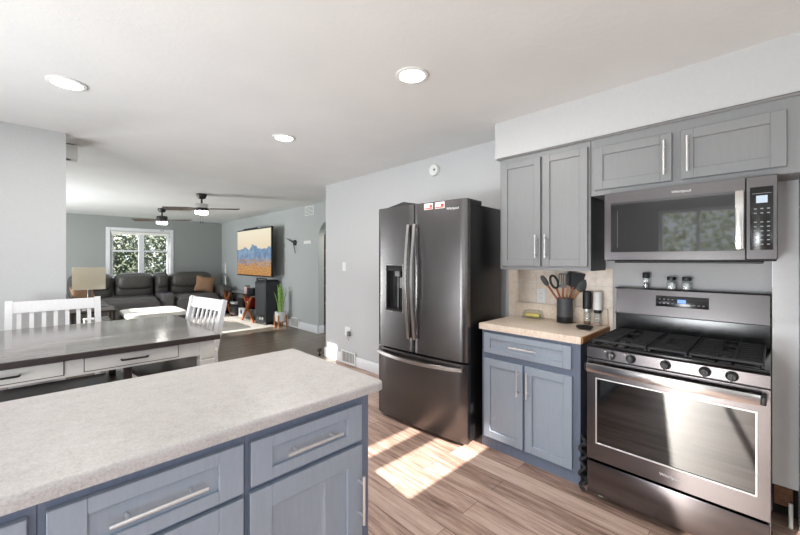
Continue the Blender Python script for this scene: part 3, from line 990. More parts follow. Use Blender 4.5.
# things standing on the backguard
def shaker_jar(y, label, grinder=False):
    t = thing('spice_jar', label, 'spice jar', (2.29 + 0.588, y, 1.2215), 0)
    if grinder:
        MB().lathe([(0.020, 0), (0.021, 0.01), (0.019, 0.055), (0.019, 0.066)], seg=20).build('jar', 'jar_glass', t)
        MB().lathe([(0.015, 0.003), (0.015, 0.035)], seg=16).build('contents', 'dark_grey', t)
        MB().lathe([(0.021, 0.066), (0.021, 0.098), (0.018, 0.105), (0, 0.106)], seg=20).build('cap', 'black_plastic', t)
    else:
        MB().lathe([(0.025, 0), (0.026, 0.008), (0.026, 0.052), (0.022, 0.060)], seg=20).build('jar', 'jar_glass', t)
        MB().lathe([(0.021, 0.003), (0.022, 0.04)], seg=16).build('contents', 'white_plastic', t)
        MB().lathe([(0.024, 0.058), (0.024, 0.078), (0.021, 0.082), (0, 0.083)], seg=20).build('cap', 'black_plastic', t)
shaker_jar(0.590, 'tall dark pepper grinder standing on the range backguard', True)
shaker_jar(0.452, 'squat glass shaker with black lid on the backguard, the left one')
shaker_jar(0.375, 'squat glass shaker with black lid on the backguard, the right one')

# ================================================================== microwave
t = thing('over_range_microwave', 'stainless steel microwave mounted over the range', 'microwave', (2.52, 0.738, 1.400), FACE_W)
W, H = 0.757, 0.428
MB().box((0.003, 0.03, 0.004), (W - 0.003, 0.388, H), 0.003).build('body', 'black_enamel', t)
mb = MB()
gx0, gx1, gz0, gz1 = 0.035, 0.612, 0.058, 0.362
dx1 = 0.642
mb.box((0, 0, 0.012), (gx0, 0.03, H - 0.002)).box((gx1, 0, 0.012), (dx1, 0.03, H - 0.002))
mb.box((gx0, 0, 0.012), (gx1, 0.03, gz0)).box((gx0, 0, gz1), (gx1, 0.03, H - 0.002))
md = mb.build('door', 'steel', t, smooth=20)
MB().box((gx0, 0.002, gz0), (gx1, 0.02, gz1), 0.001).build('door_window', 'black_gloss', md)
mb = MB().box((gx0 + 0.035, 0.0008, gz0 + 0.03), (gx0 + 0.039, 0.0021, gz1 - 0.05))
mb.build('inner_frame', 'dark_grey', md)
lettering('Whirlpool', 0.021, 'logo', 'pale_lettering', md, (0.385, -0.0010, 0.392), (90, 0, 0))
mb = MB().box((0.606, -0.042, 0.062), (0.640, -0.030, 0.360), 0.005, 3).box((0.612, -0.031, 0.07), (0.634, 0.001, 0.09)).box((0.612, -0.031, 0.33), (0.634, 0.001, 0.35))
mb.build('handle', 'steel_bright', md)
cp = MB().box((dx1 + 0.003, 0, 0.012), (W, 0.03, H - 0.002), 0.003).build('control_panel', 'steel', t)
kp = MB().box((0.660, -0.0012, 0.06), (0.742, 0.001, 0.372), 0.003, 2).build('keypad', 'black_enamel', cp)
MB().box((0.682, -0.002, 0.292), (0.722, -0.0012, 0.328)).build('display', 'lcd', kp)
mb = MB()
for r_ in range(9):
    if r_ == 6:
        continue
    for k in range(3):
        mb.box((0.674 + k * 0.023, -0.0018, 0.085 + r_ * 0.022), (0.684 + k * 0.023, -0.0012, 0.090 + r_ * 0.022))
mb.box((0.667, -0.0018, 0.338), (0.735, -0.0012, 0.340))
mb.build('key_print', 'key_print', kp)
MB().box((0.05, 0.02, -0.008), (W - 0.05, 0.34, 0.004), 0.003).build('underside_vent', 'black_plastic', t)

# ================================================================== refrigerator
FA, FB = Vector((2.155, 2.525)), Vector((2.215, 1.585))
FWD = (FB - FA).length
frot = math.atan2((FB - FA).y, (FB - FA).x)
t = thing('refrigerator', 'black stainless french door refrigerator with ice dispenser', 'refrigerator', (FA.x, FA.y, 0), frot)
W = FWD
MB().box((0.012, 0.085, 0.02), (W - 0.012, 0.60, 1.845), 0.006, 2).build('body', 'fridge_side', t)
MB().box((0.02, 0.074, 0.03), (W - 0.02, 0.086, 1.84)).build('door_gasket', 'black_plastic', t)
def bowed(x0, x1, bow=0.018, d=0.072, side_r=0.014):
    n = 18
    pts = []
    for k in range(n + 1):
        x = x0 + (x1 - x0) * k / n
        u = (x / W) * 2 - 1
        y = bow * u * u
        e = min(x - x0, x1 - x)
        if e < side_r:
            y += side_r - math.sqrt(max(0, side_r ** 2 - (side_r - e) ** 2))
        pts.append((x, y))
    pts += [(x1, d), (x0, d)]
    return pts
sx = 0.437
# left door with an opening for the dispenser
ox0, ox1, oz0, oz1 = 0.113, 0.322, 0.965, 1.365
mb = MB()
mb.prism(bowed(0, sx - 0.003), 0.640, oz0)
mb.prism(bowed(0, sx - 0.003), oz1, 1.874)
def strip(x0, x1):
    full = [p for p in bowed(0, sx - 0.003)[:-2] if x0 - 1e-6 <= p[0] <= x1 + 1e-6]
    def yy(x):
        u = (x / W) * 2 - 1
        return 0.018 * u * u
    if full[0][0] > x0 + 1e-6:
        full.insert(0, (x0, yy(x0)))
    if full[-1][0] < x1 - 1e-6:
        full.append((x1, yy(x1)))
    return full + [(x1, 0.072), (x0, 0.072)]
mb.prism(strip(0, ox0), oz0, oz1)
mb.prism(strip(ox1, sx - 0.003), oz0, oz1)
ld = mb.build('left_door', 'black_steel', t)
dm = MB().box((ox0, 0.060, oz0), (ox1, 0.071, oz1)).box((ox0 + 0.01, 0.018, oz1 - 0.05), (ox1 - 0.01, 0.06, oz1 - 0.002))
dm.box((ox0, 0.004, oz0), (ox1, 0.06, oz0 + 0.02))
disp = dm.build('dispenser', 'black_enamel', ld)
mb = MB()
fz = lambda x: 0.018 * ((x / W) * 2 - 1) ** 2
for (a, c, z0_, z1_) in ((ox0 - 0.006, ox0 + 0.003, oz0 - 0.012, oz1 + 0.006), (ox1 - 0.003, ox1 + 0.006, oz0 - 0.012, oz1 + 0.006), (ox0 + 0.003, ox1 - 0.003, oz1 - 0.003, oz1 + 0.006), (ox0 + 0.003, ox1 - 0.003, oz0 - 0.012, oz0 + 0.012)):
    mb.box((a, fz(a) - 0.004, z0_), (c, 0.02, z1_), 0.001)
mb.build('dispenser_frame', 'steel_bright', disp)
MB().box((0.20, 0.03, oz1 - 0.10), (0.255, 0.055, oz1 - 0.05), 0.003).box((0.26, 0.025, oz1 - 0.2), (0.31, 0.055, oz1 - 0.11), 0.003).build('dispenser_paddle', 'mid_grey', disp)
MB().tube([(0.222, 0.052, oz1 - 0.1), (0.222, 0.052, oz0 + 0.025)], 0.006, 10).build('water_tube', 'mid_grey', disp)
rd = MB().prism(bowed(sx + 0.003, W), 0.640, 1.874).build('right_door', 'black_steel', t)
fd = MB().prism(bowed(0, W), 0.03, 0.622).build('freezer_drawer', 'black_steel', t)
def flat_bar(path, w, th):
    """flat bar swept along a path in (x,y,z), width along local x"""
    mb = MB()
    n = len(path)
    vs, fs = [], []
    for i, (x, y, z) in enumerate(path):
        a = Vector(path[min(i + 1, n - 1)]) - Vector(path[max(i - 1, 0)])
        a.normalize()
        nrm = Vector((0, -a.z, a.y)).normalized()
        p = Vector((x, y, z))
        for sgn, q_ in ((-1, 0), (-0.75, 1), (0.75, 1), (1, 0)):
            vs.append(p + Vector((sgn * w / 2, 0, 0)) - (-nrm if nrm.y < 0 else nrm) * th * q_)
        vs.append(p + Vector((w / 2, 0, 0)) + (-nrm if nrm.y < 0 else nrm) * 0.006)
        vs.append(p + Vector((-w / 2, 0, 0)) + (-nrm if nrm.y < 0 else nrm) * 0.006)
    for i in range(n - 1):
        for k in range(6):
            a0, a1 = i * 6 + k, i * 6 + (k + 1) % 6
            fs.append([a0, a1, a1 + 6, a0 + 6])
    fs.append(list(range(6))[::-1])
    fs.append([(n - 1) * 6 + k for k in range(6)])
    return mb.add(vs, fs)
for par, hx in ((ld, sx - 0.034), (rd, sx + 0.034)):
    path = []
    for k in range(15):
        u = k / 14
        path.append((hx, -0.022 - 0.04 * math.sin(math.pi * u), 0.755 + 0.95 * u))
    mb = flat_bar(path, 0.03, 0.008)
    for zz in (0.775, 1.685):
        mb.box((hx - 0.01, -0.026, zz - 0.015), (hx + 0.01, 0.004, zz + 0.015), 0.003)
    mb.build('handle', 'steel_bright', par)
# freezer handle, bowed outward horizontally
vs_path = []
for k in range(21):
    u = k / 20
    vs_path.append((0.025 + (W - 0.05) * u, -0.012 - 0.045 * math.sin(math.pi * u), 0.585 - 0.012 * math.sin(math.pi * u)))
mb = MB()
vs, fs = [], []
for (x, y, z) in vs_path:
    vs += [(x, y + 0.006, z - 0.017), (x, y - 0.003, z - 0.013), (x, y - 0.003, z + 0.013), (x, y + 0.006, z + 0.017)]
for i in range(len(vs_path) - 1):
    for k in range(4):
        a0, a1 = i * 4 + k, i * 4 + (k + 1) % 4
        fs.append([a0, a1, a1 + 4, a0 + 4])
fs.append([3, 2, 1, 0]); fs.append([(len(vs_path) - 1) * 4 + k for k in range(4)])
mb.add(vs, fs)
mb.box((0.03, -0.014, 0.575), (0.05, 0.018, 0.597), 0.002).box((W - 0.05, -0.014, 0.575), (W - 0.03, 0.018, 0.597), 0.002)
mb.build('handle', 'steel_bright', fd)
for hx in (W - 0.16,):
    MB().box((hx, 0.088, 1.8455), (hx + 0.14, 0.28, 1.882), 0.006, 2).build('hinge_cover', 'black_plastic', t)
MB().prism([(0.03, 1.8455), (0.03, 1.885), (0.25, 1.925), (0.425, 1.89), (0.425, 1.8455)], 0.088, 0.30, 'y').build('top_cover', 'black_plastic', t)
for hx in (0.06, W - 0.06):
    MB().cyl((hx, 0.12, 0.0), (hx, 0.12, 0.03), 0.02, seg=14).build('foot', 'black_plastic', t)
lettering('Whirlpool', 0.026, 'logo', 'pale_lettering', rd, (0.825, 0.0055, 1.805), (90, 0, 3.0))
def magnet(x0, x1, label):
    m_ = thing('magnet', label, 'magnet', (0, 0, 0), 0, 'magnets on the refrigerator door')
    Mx = Matrix.Translation((FA.x, FA.y, 0)) @ Matrix.Rotation(frot, 4, 'Z')
    m_.matrix_world = Mx @ Matrix.Translation((0, 0.0, 0))
    xm = (x0 + x1) / 2
    y = fz(xm)
    tilt = math.atan(4 * 0.018 * ((xm / W) * 2 - 1) / W)
    X = Matrix.Translation((xm, y - 0.0008, 0)) @ Matrix.Rotation(tilt, 4, 'Z')
    h2 = (x1 - x0) / 2
    MB(X).box((-h2, -0.002, 1.815), (h2, 0, 1.864), 0.001).build('card', 'paper_white', m_)
    MB(X).box((-h2 + 0.004, -0.0026, 1.819), (h2 - 0.004, -0.002, 1.828)).box((-h2 + 0.055, -0.0026, 1.83), (h2 - 0.006, -0.002, 1.85)).build('red_print', 'sticker_red', m_)
    MB(X).box((-h2 + 0.008, -0.0026, 1.845), (-h2 + 0.045, -0.002, 1.850)).build('grey_print', 'mid_grey', m_)
magnet(0.556, 0.642, 'white and red card magnet on the right refrigerator door, left one')
magnet(0.664, 0.752, 'white and red card magnet on the right refrigerator door, nearer the logo')

# ================================================================== things on the beige counter
CT = 0.9335
t = thing('utensil_crock', 'dark grey utensil crock with black base on the beige counter', 'utensil holder', (2.83, 1.105, CT))
MB().lathe([(0.056, 0), (0.058, 0.004), (0.058, 0.048)], seg=30).build('base_band', 'black_plastic', t)
MB().lathe([(0.0565, 0.0482), (0.0565, 0.185), (0.054, 0.187), (0.050, 0.185), (0.050, 0.055), (0, 0.055)], seg=30).build('sleeve', 'dark_grey', t)
cc = Vector((2.83, 1.105, CT))
def utensil(label, base, tip, head, hmat, stick, name, cat='kitchen utensil'):
    """stick from crock bottom to tip; head is a blade polygon in local (across, along) coordinates"""
    base, tip = cc + Vector(base), cc + Vector(tip)
    t = thing(name, label, cat, base)
    v = tip - base
    MB().tube([Vector((0, 0, 0)), v], [0.0065, 0.008], 10).build('stick', stick, t)
    a = v.normalized()
    view = Vector((-0.82, -0.57, 0))
    across = view.cross(a).normalized()
    nrm = a.cross(across).normalized()
    X = Matrix(((across.x, a.x, nrm.x, v.x), (across.y, a.y, nrm.y, v.y), (across.z, a.z, nrm.z, v.z), (0, 0, 0, 1)))
    mb = MB(X)
    kind, w_, l_ = head
    if kind == 'spoon':
        mb.cushion((-w_ / 2, -0.01, -0.008), (w_ / 2, l_, 0.008), 2.3, 6)
    elif kind == 'turner':
        mb.prism([(-0.008, -0.02), (-w_ / 2, 0.03), (-w_ / 2 * 1.1, l_), (w_ / 2 * 1.1, l_ - 0.01), (w_ / 2, 0.03), (0.008, -0.02)], -0.003, 0.003)
    elif kind == 'slotted':
        mb.box((-w_ / 2, 0.0, -0.003), (w_ / 2, 0.02, 0.003))
        mb.box((-w_ / 2, l_ - 0.012, -0.003), (w_ / 2, l_, 0.003))
        for k in range(5):
            xx = -w_ / 2 + (w_ - 0.007) * k / 4
            mb.box((xx, 0.02, -0.003), (xx + 0.007, l_ - 0.012, 0.003))
    elif kind == 'loop':
        pts = [(w_ / 2 * math.sin(a_) , l_ / 2 - l_ / 2 * math.cos(a_), 0) for a_ in [2 * math.pi * k / 20 for k in range(21)]]
        mb.tube(pts, 0.009, 8)
    mb.build('head', hmat, t)
G = 'utensils standing in the crock'
# image-left is world +Y mixed with -X; keep spreads in that direction
L = Vector((-0.57, 0.82, 0))
def off(l, z):
    q = L * l
    return (q.x, q.y, z)
utensil('wooden-handled spatula with grey silicone head leaning far left', off(-0.02, 0.062), off(0.125, 0.285), ('spoon', 0.040, 0.085), 'dark_grey', 'orange_wood', 'silicone_spatula')
utensil('curved black spoon leaning left in the crock', off(-0.01, 0.062), off(0.06, 0.262), ('loop', 0.05, 0.10), 'black_plastic', 'orange_wood', 'cooking_spoon')
utensil('grey slotted turner standing upright in the crock', off(0.02, 0.062), off(0.012, 0.265), ('slotted', 0.07, 0.11), 'mid_grey', 'orange_wood', 'slotted_turner')
utensil('wide black turner standing right of the slotted one', off(0.0, 0.062), off(-0.06, 0.27), ('turner', 0.105, 0.12), 'black_plastic', 'orange_wood', 'solid_turner')
utensil('dark grey ladle leaning far right in the crock', off(0.02, 0.062), off(-0.10, 0.245), ('spoon', 0.07, 0.095), 'dark_grey', 'light_wood', 'ladle')
utensil('small black spoon in the middle of the crock', off(0.0, 0.062), off(-0.022, 0.285), ('spoon', 0.04, 0.10), 'black_plastic', 'light_wood', 'serving_spoon')

t = thing('butter_dish', 'clear lidded butter dish holding yellow butter beside the outlet', 'butter dish', (2.855, 1.37, CT), FACE_W)
MB().box((-0.085, -0.038, 0), (0.085, 0.038, 0.010), 0.004, 2).build('tray', 'jar_glass', t)
MB().box((-0.055, -0.02, 0.0105), (0.06, 0.02, 0.038), 0.004).build('butter_stick', 'butter', t)
mb = MB()
mb.prism([(-0.078, 0.0105), (-0.066, 0.058), (-0.055, 0.066), (0.055, 0.066), (0.066, 0.058), (0.078, 0.0105), (0.075, 0.0105), (0.063, 0.056), (0.053, 0.063), (-0.053, 0.063), (-0.063, 0.056), (-0.075, 0.0105)], -0.032, 0.032, 'y')
mb.build('lid', 'jar_glass', t)
plate('wall_outlet', 'cream double outlet on the tiled backsplash behind the butter dish', 'outlet', WX - 0.0075, 1.325, 1.115, 0.075, 0.118, 'outlet')

def mill(y, label, mat, fill):
    t = thing('spice_mill', label, 'spice mill', (2.865, y + 0.005, CT))
    MB().lathe([(0.024, 0.0), (0.026, 0.004), (0.026, 0.085), (0.023, 0.09)], seg=22).build('glass_base', 'jar_glass', t)
    MB().lathe([(0.021, 0.003), (0.021, 0.022)], seg=18).build('contents', fill, t)
    MB().lathe([(0.024, 0.0905), (0.026, 0.10), (0.026, 0.115)], seg=22).build('collar', 'nickel' if mat == 'black_plastic' else 'black_plastic', t)
    MB().lathe([(0.029, 0.1152), (0.030, 0.12), (0.030, 0.228), (0.027, 0.243), (0.018, 0.249), (0, 0.25)], seg=22).build('cap', mat, t)
mill(0.952, 'black-topped electric spice mill by the backsplash', 'black_plastic', 'brown_wood')
mill(0.880, 'white-topped electric spice mill next to the black one', 'white_plastic', 'pink_paint')
t = thing('spoon_rest', 'small black spoon rest on the counter near the range', 'spoon rest', (2.66, 0.905, CT), R(-50))
MB().lathe([(0.0, 0.0), (0.035, 0.0), (0.05, 0.008), (0.056, 0.02), (0.052, 0.021), (0.04, 0.010), (0, 0.006)], seg=26).build('bowl', 'black_plastic', t)
MB().box((-0.012, -0.085, 0.006), (0.012, -0.045, 0.014), 0.004, 2).build('lip', 'black_plastic', t)

# cord bundle in the gap, stud and pipe right of the range
t = thing('cord_bundle', 'bundled black cord hanging in the gap left of the range', 'cord', (2.335, 0.802, 0.0))
pts = []
for k in range(60):
    u = k / 59
    pts.append((0.012 * math.sin(u * 40), 0.018 * math.sin(u * 25 + 1), 0.03 + 0.30 * u))
MB().tube([(0, 0, 0.012)] + pts, 0.011, 8).build('cord', 'cast_iron', t)
t = thing('wood_block', 'raw brown wood block below the wall right of the range', 'wood block', (WX - 0.06, -0.05, 0.085))
MB().box((-0.02, -0.028, 0), (0.055, 0.045, 0.098), 0.003).build('block', 'brown_wood', t)
t = thing('supply_pipe', 'thin pale pipe rising beside the wood block right of the range', 'pipe', (2.80, -0.068, 0))
MB().cyl((0, 0, 0), (0.02, 0.0, 0.12), 0.009, seg=12).build('pipe', 'white_plastic', t)
struct('trim_recess_right', MB().box((WX + 0.0, -0.098, 0), (WX + 0.02, 0.0, 0.185)), 'dark_gap', smooth=0)
struct('trim_edge_right', MB().box((2.675, -0.2495, 0.0), (2.6995, -0.102, CH - 0.001), 0.003), 'trim_white')

# ================================================================== dining table and chairs
t = thing('dining_table', 'counter height dining table, white base with drawers, grey plank top', 'table', (0.10, 3.135, 0))
hw, hd = 0.72, 0.585
MB().box((-hw, -hd, 0.886), (hw, hd, 0.917), 0.003).build('tabletop_edge', 'table_edge', t, label='dark brown edge band')
MB().box((-hw + 0.001, -hd + 0.001, 0.9172), (hw - 0.001, hd - 0.001, 0.9205), 0.001).build('tabletop', 'table_planks', t)
mb = MB().box((-hw + 0.09, -hd + 0.04, 0.792), (hw - 0.09, -hd + 0.06, 0.8858), 0.001).box((-hw + 0.09, hd - 0.06, 0.792), (hw - 0.09, hd - 0.04, 0.8858), 0.001)
mb.box((-hw + 0.04, -hd + 0.10, 0.792), (-hw + 0.06, hd - 0.1, 0.8858), 0.001).box((hw - 0.06, -hd + 0.1, 0.792), (hw - 0.04, hd - 0.10, 0.8858), 0.001)
mb.build('apron', 'table_paint', t)
for dx0 in (-0.482, 0.042):
    d = MB().box((dx0, -hd + 0.034, 0.808), (dx0 + 0.44, -hd + 0.0395, 0.878), 0.001).build('drawer', 'table_paint', t)
    MB().box((dx0 - 0.004, -hd + 0.0385, 0.804), (dx0 + 0.444, -hd + 0.0399, 0.882)).build('drawer_gap', 'dark_gap', d)
    c = dx0 + 0.22
    mb = MB().tube([(c - 0.062, -hd + 0.034, 0.843), (c - 0.060, -hd + 0.015, 0.843), (c - 0.05, -hd + 0.010, 0.843), (c + 0.05, -hd + 0.010, 0.843), (c + 0.06, -hd + 0.015, 0.843), (c + 0.062, -hd + 0.034, 0.843)], 0.0055, 10)
    mb.build('drawer_handle', 'black_plastic', d)
for sx_ in (-1, 1):
    for sy_ in (-1, 1):
        x, y = sx_ * (hw - 0.07), sy_ * (hd - 0.07)
        MB().box((x - 0.043, y - 0.043, 0.77), (x + 0.043, y + 0.043, 0.8858), 0.002).box((x - 0.043, y - 0.043, 0.0), (x + 0.043, y + 0.043, 0.76), 0.004).box((x - 0.036, y - 0.036, 0.755), (x + 0.036, y + 0.036, 0.775)).build('leg', 'table_paint', t)
MB().lathe([(0.006, 0), (0.006, 0.01), (0.013, 0.018), (0.012, 0.026), (0, 0.03)], seg=16).build('knob', 'white_plastic', t, xf=Matrix.Translation((hw - 0.027, -hd + 0.07, 0.80)) @ Matrix.Rotation(R(90), 4, 'Y'))
MB().box((-0.5, -0.02, 0.72), (0.5, 0.02, 0.792)).build('brace', 'table_paint', t)
MB().box((-hw + 0.115, -hd + 0.07, 0.545), (0.30, 0.33, 0.57), 0.003).build('under_panel', 'dark_wood', t, label='dark panel added under the tabletop')  # added dark panel that fills the view under the tabletop
for sx_, sy_ in ((-0.55, -0.45), (0.24, -0.45), (-0.55, 0.27), (0.24, 0.27)):
    MB().box((sx_ - 0.02, sy_ - 0.02, 0.571), (sx_ + 0.02, sy_ + 0.02, 0.8855), 0.002).build('panel_hanger', 'dark_wood', t)

def dining_chair(label, loc, rz, width=0.54):
    """front of the chair faces local -y; back posts at y = 0"""
    t = thing('dining_chair', label, 'chair', loc, rz, 'white chairs at the dining table')
    w2 = width / 2
    lean = 0.075
    for s_ in (-1, 1):
        x = s_ * (w2 - 0.022)
        # back post: leg below, leaning post above
        mb = MB()
        pr_ = [(0.03, 0.0), (0.0, 0.60), (0.0, 0.70), (lean, 1.09), (lean + 0.012, 1.10), (lean + 0.036, 1.09), (0.036, 0.70), (0.036, 0.60), (0.062, 0.0)]
        mb.prism(pr_, x - 0.02, x + 0.02, 'x')
        mb.build('leg', 'white_paint', t)
        MB().box((x - 0.02, -0.40, 0.0), (x + 0.02, -0.36, 0.58), 0.003).build('leg', 'white_paint', t)
    # seat
    MB().cushion((-w2, -0.43, 0.585), (w2, 0.0, 0.625), 9, 6).build('seat', 'dark_wood', t, label='dark wooden seat')
    def rail(z0, z1, bow=0.012, th=0.02, name='top_rail'):
        n = 10
        vs, fs = [], []
        for k in range(n + 1):
            u = -1 + 2 * k / n
            x = u * (w2 - 0.042)
            y = 0.008 + bow * (1 - u * u)
            for (z, yy) in ((z0, y + lean * (z0 - 0.7) / 0.39), (z0, y + th + lean * (z0 - 0.7) / 0.39), (z1, y + th + lean * (z1 - 0.7) / 0.39), (z1, y + lean * (z1 - 0.7) / 0.39)):
                vs.append((x, yy, z))
        for i in range(n):
            for k in range(4):
                a0, a1 = i * 4 + k, i * 4 + (k + 1) % 4
                fs.append([a0, a1, a1 + 4, a0 + 4])
        fs.append([3, 2, 1, 0]); fs.append([n * 4 + k for k in range(4)])
        MB().add(vs, fs).build(name, 'white_paint', t)
    rail(1.005, 1.09)
    rail(0.68, 0.72, name='lower_rail')
    for k in range(7):
        u = -1 + 2 * (k + 0.5) / 7
        x = u * (w2 - 0.042)
        y = 0.012 + 0.012 * (1 - u * u)
        MB().prism([(y - 0.001, 0.715), (y + 0.002 + lean * 0.33 / 0.39, 1.008), (y + 0.013 + lean * 0.33 / 0.39, 1.008), (y + 0.011, 0.715)], x - 0.0125, x + 0.0125, 'x').build('back_slat', 'white_paint', t)
    for s_ in (-1, 1):
        x = s_ * (w2 - 0.022)
        MB().box((x - 0.01, -0.36, 0.2), (x + 0.01, 0.02, 0.235), 0.002).build('stretcher', 'white_paint', t)
    MB().box((-w2 + 0.04, -0.39, 0.25), (w2 - 0.04, -0.37, 0.285), 0.002).build('footrest', 'white_paint', t)
    return t
dining_chair('white slat-back chair at the far side of the dining table, before the left wall', (0.045, 3.935, 0), 0, 0.56)
dining_chair('white slat-back chair at the right end of the dining table', (0.862, 3.27, 0), R(-82), 0.60)

# ================================================================== living room
o = MB().box((0.4, 7.30, 0.0005), (3.46, 9.9, 0.014), 0.005, 2).build('area_rug', 'rug_pile')
tag(o, 'large pale cream area rug on the living room floor', 'rug')

# sectional sofa
t = thing('sectional_sofa', 'dark grey leather sectional sofa along the far wall, under the window', 'sofa', (1.9, 10.6, 0))
def W2L(c):
    return (c[0] - 1.9, c[1] - 10.6, c[2])
mb = MB().box(W2L((-0.05, 10.15, 0.06)), W2L((3.5, 11.15, 0.30)), 0.03, 3)
mb.box(W2L((-0.15, 8.35, 0.06)), W2L((0.80, 10.2, 0.30)), 0.03, 3)
mb.build('base', 'leather', t)
secs = [(0.30, 1.10), (1.12, 1.88), (1.90, 2.20), (2.22, 3.24)]
for (a, c) in secs:
    MB().cushion(W2L((a, 10.62, 0.48)), W2L((c, 11.12, 1.10)), 4.5, 8).build('back_cushion', 'leather', t)
    MB().cushion(W2L((a + 0.03, 10.56, 0.70)), W2L((c - 0.03, 11.05, 1.06)), 4.5, 8).build('headrest', 'leather', t)
for (a, c) in ((0.82, 1.88), (1.90, 2.20), (2.22, 3.20)):
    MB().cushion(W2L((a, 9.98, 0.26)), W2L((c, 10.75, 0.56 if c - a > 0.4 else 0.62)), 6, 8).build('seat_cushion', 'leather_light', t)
for (a, c) in ((0.82, 1.88), (2.22, 3.20)):
    MB().cushion(W2L((a, 9.90, 0.10)), W2L((c, 10.02, 0.50)), 6, 6).build('footrest', 'leather_light', t)
MB().cushion(W2L((3.21, 10.0, 0.05)), W2L((3.58, 11.1, 0.74)), 5, 8).build('armrest', 'leather', t)
MB().box(W2L((1.96, 10.12, 0.615)), W2L((2.14, 10.42, 0.635)), 0.008, 2).build('console_tray', 'navy', t)
for (a, c) in ((8.36, 9.2), (9.22, 10.1)):
    MB().cushion(W2L((-0.16, a, 0.40)), W2L((0.26, c, 0.82)), 4.5, 8).build('back_cushion', 'leather', t)
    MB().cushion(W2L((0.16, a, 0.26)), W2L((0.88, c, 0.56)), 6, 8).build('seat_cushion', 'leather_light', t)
MB().cushion(W2L((-0.14, 8.05, 0.05)), W2L((0.93, 8.38, 0.62)), 4.5, 8).build('armrest', 'leather', t)
t = thing('ottoman', 'low dark ottoman in front of the sofa, sun glare on its top painted cream', 'ottoman', (1.44, 8.25, 0))
MB().cushion((-0.48, -0.55, 0.05), (0.48, 0.55, 0.42), 8, 8).build('base', 'leather', t)
MB().cushion((-0.47, -0.54, 0.36), (0.47, 0.54, 0.46), 8, 8).build('top', 'cream_fabric_and_glare', t)  # sun glare on the dark leather, put in as a cream top
for sx_ in (-1, 1):
    for sy_ in (-1, 1):
        MB().cyl((sx_ * 0.38, sy_ * 0.45, 0.014), (sx_ * 0.38, sy_ * 0.45, 0.09), 0.025, seg=12).build('foot', 'dark_wood', t)

def pillow(label, loc, rot, mat, s_=0.42):
    n = 12
    mb = MB()
    for side in (-1, 1):
        vs = []
        for i in range(n + 1):
            for j in range(n + 1):
                u, v = -1 + 2 * i / n, -1 + 2 * j / n
                pinch = 1 - 0.09 * (1 - abs(u * v))
                th = 0.085 * (1 - u ** 4) * (1 - v ** 4) + 0.002
                vs.append((u * s_ / 2 * pinch, side * th, s_ * 0.45 * (1 + v * pinch)))
        mb.add(vs, [[i * (n + 1) + j, (i + 1) * (n + 1) + j, (i + 1) * (n + 1) + j + 1, i * (n + 1) + j + 1] for i in range(n) for j in range(n)])
    rim = [i * (n + 1) for i in range(n + 1)] + [n * (n + 1) + j for j in range(1, n + 1)] + [i * (n + 1) + n for i in range(n - 1, -1, -1)] + [j for j in range(n - 1, 0, -1)]
    m2 = (n + 1) ** 2
    mb.f += [[rim[k], rim[(k + 1) % len(rim)], rim[(k + 1) % len(rim)] + m2, rim[k] + m2] for k in range(len(rim))]
    t = mb.build('throw_pillow', mat, smooth=60)
    t.location = loc
    t.rotation_euler = rot
    tag(t, label, 'pillow', 'throw pillows on the sofa')
pillow('tan throw pillow at the right end of the sofa', (2.93, 10.42, 0.575), (R(-14), R(10), R(-15)), 'tan_fabric', 0.46)
pillow('brown throw pillow behind the table lamp', (0.52, 9.05, 0.57), (R(-10), R(-8), R(40)), 'tan_fabric', 0.42)
pillow('dark patterned throw pillow at the left end behind the lamp', (0.12, 8.2, 0.625), (R(-10), R(-24), R(20)), 'mid_grey', 0.42)

# end table with lamp
t = thing('end_table', 'small dark end table with shelf beside the sofa, under the lamp', 'side table', (0.50, 7.45, 0))
MB().box((-0.27, -0.27, 0.60), (0.27, 0.27, 0.63), 0.004).build('tabletop', 'dark_wood', t)
for sx_ in (-1, 1):
    for sy_ in (-1, 1):
        MB().box((sx_ * 0.24 - 0.02, sy_ * 0.24 - 0.02, 0.0145), (sx_ * 0.24 + 0.02, sy_ * 0.24 + 0.02, 0.60), 0.002).build('leg', 'dark_wood', t)
MB().box((-0.22, -0.22, 0.2), (0.22, 0.22, 0.22)).build('shelf', 'dark_wood', t)
t = thing('storage_box', 'pale box standing on the shelf of the end table', 'box', (0.55, 7.42, 0.2205))
MB().box((-0.15, -0.15, 0), (0.15, 0.15, 0.24), 0.006).build('box', 'white_plastic', t)
MB().box((-0.155, -0.155, 0.2402), (0.155, 0.155, 0.27), 0.006).build('lid', 'white_plastic', t)
t = thing('table_lamp', 'table lamp with a rectangular cream shade on the end table', 'lamp', (0.46, 7.40, 0.6305))
MB().lathe([(0.08, 0), (0.08, 0.012), (0.02, 0.022), (0.012, 0.03)], seg=20).build('base', 'mid_grey', t)
MB().box((-0.022, -0.022, 0.022), (0.022, 0.022, 0.33), 0.004).build('stem', 'mid_grey', t)
mb = MB()
Rz = Matrix.Rotation(R(-4), 4, 'Z')
for (a, c) in (((-0.195, -0.11), (0.195, -0.105)), ((-0.195, 0.105), (0.195, 0.11)), ((-0.195, -0.105), (-0.19, 0.105)), ((0.19, -0.105), (0.195, 0.105))):
    mb.box((a[0], a[1], 0.325), (c[0], c[1], 0.665))
mb.build('lamp_shade', 'lampshade', t, xf=Rz)

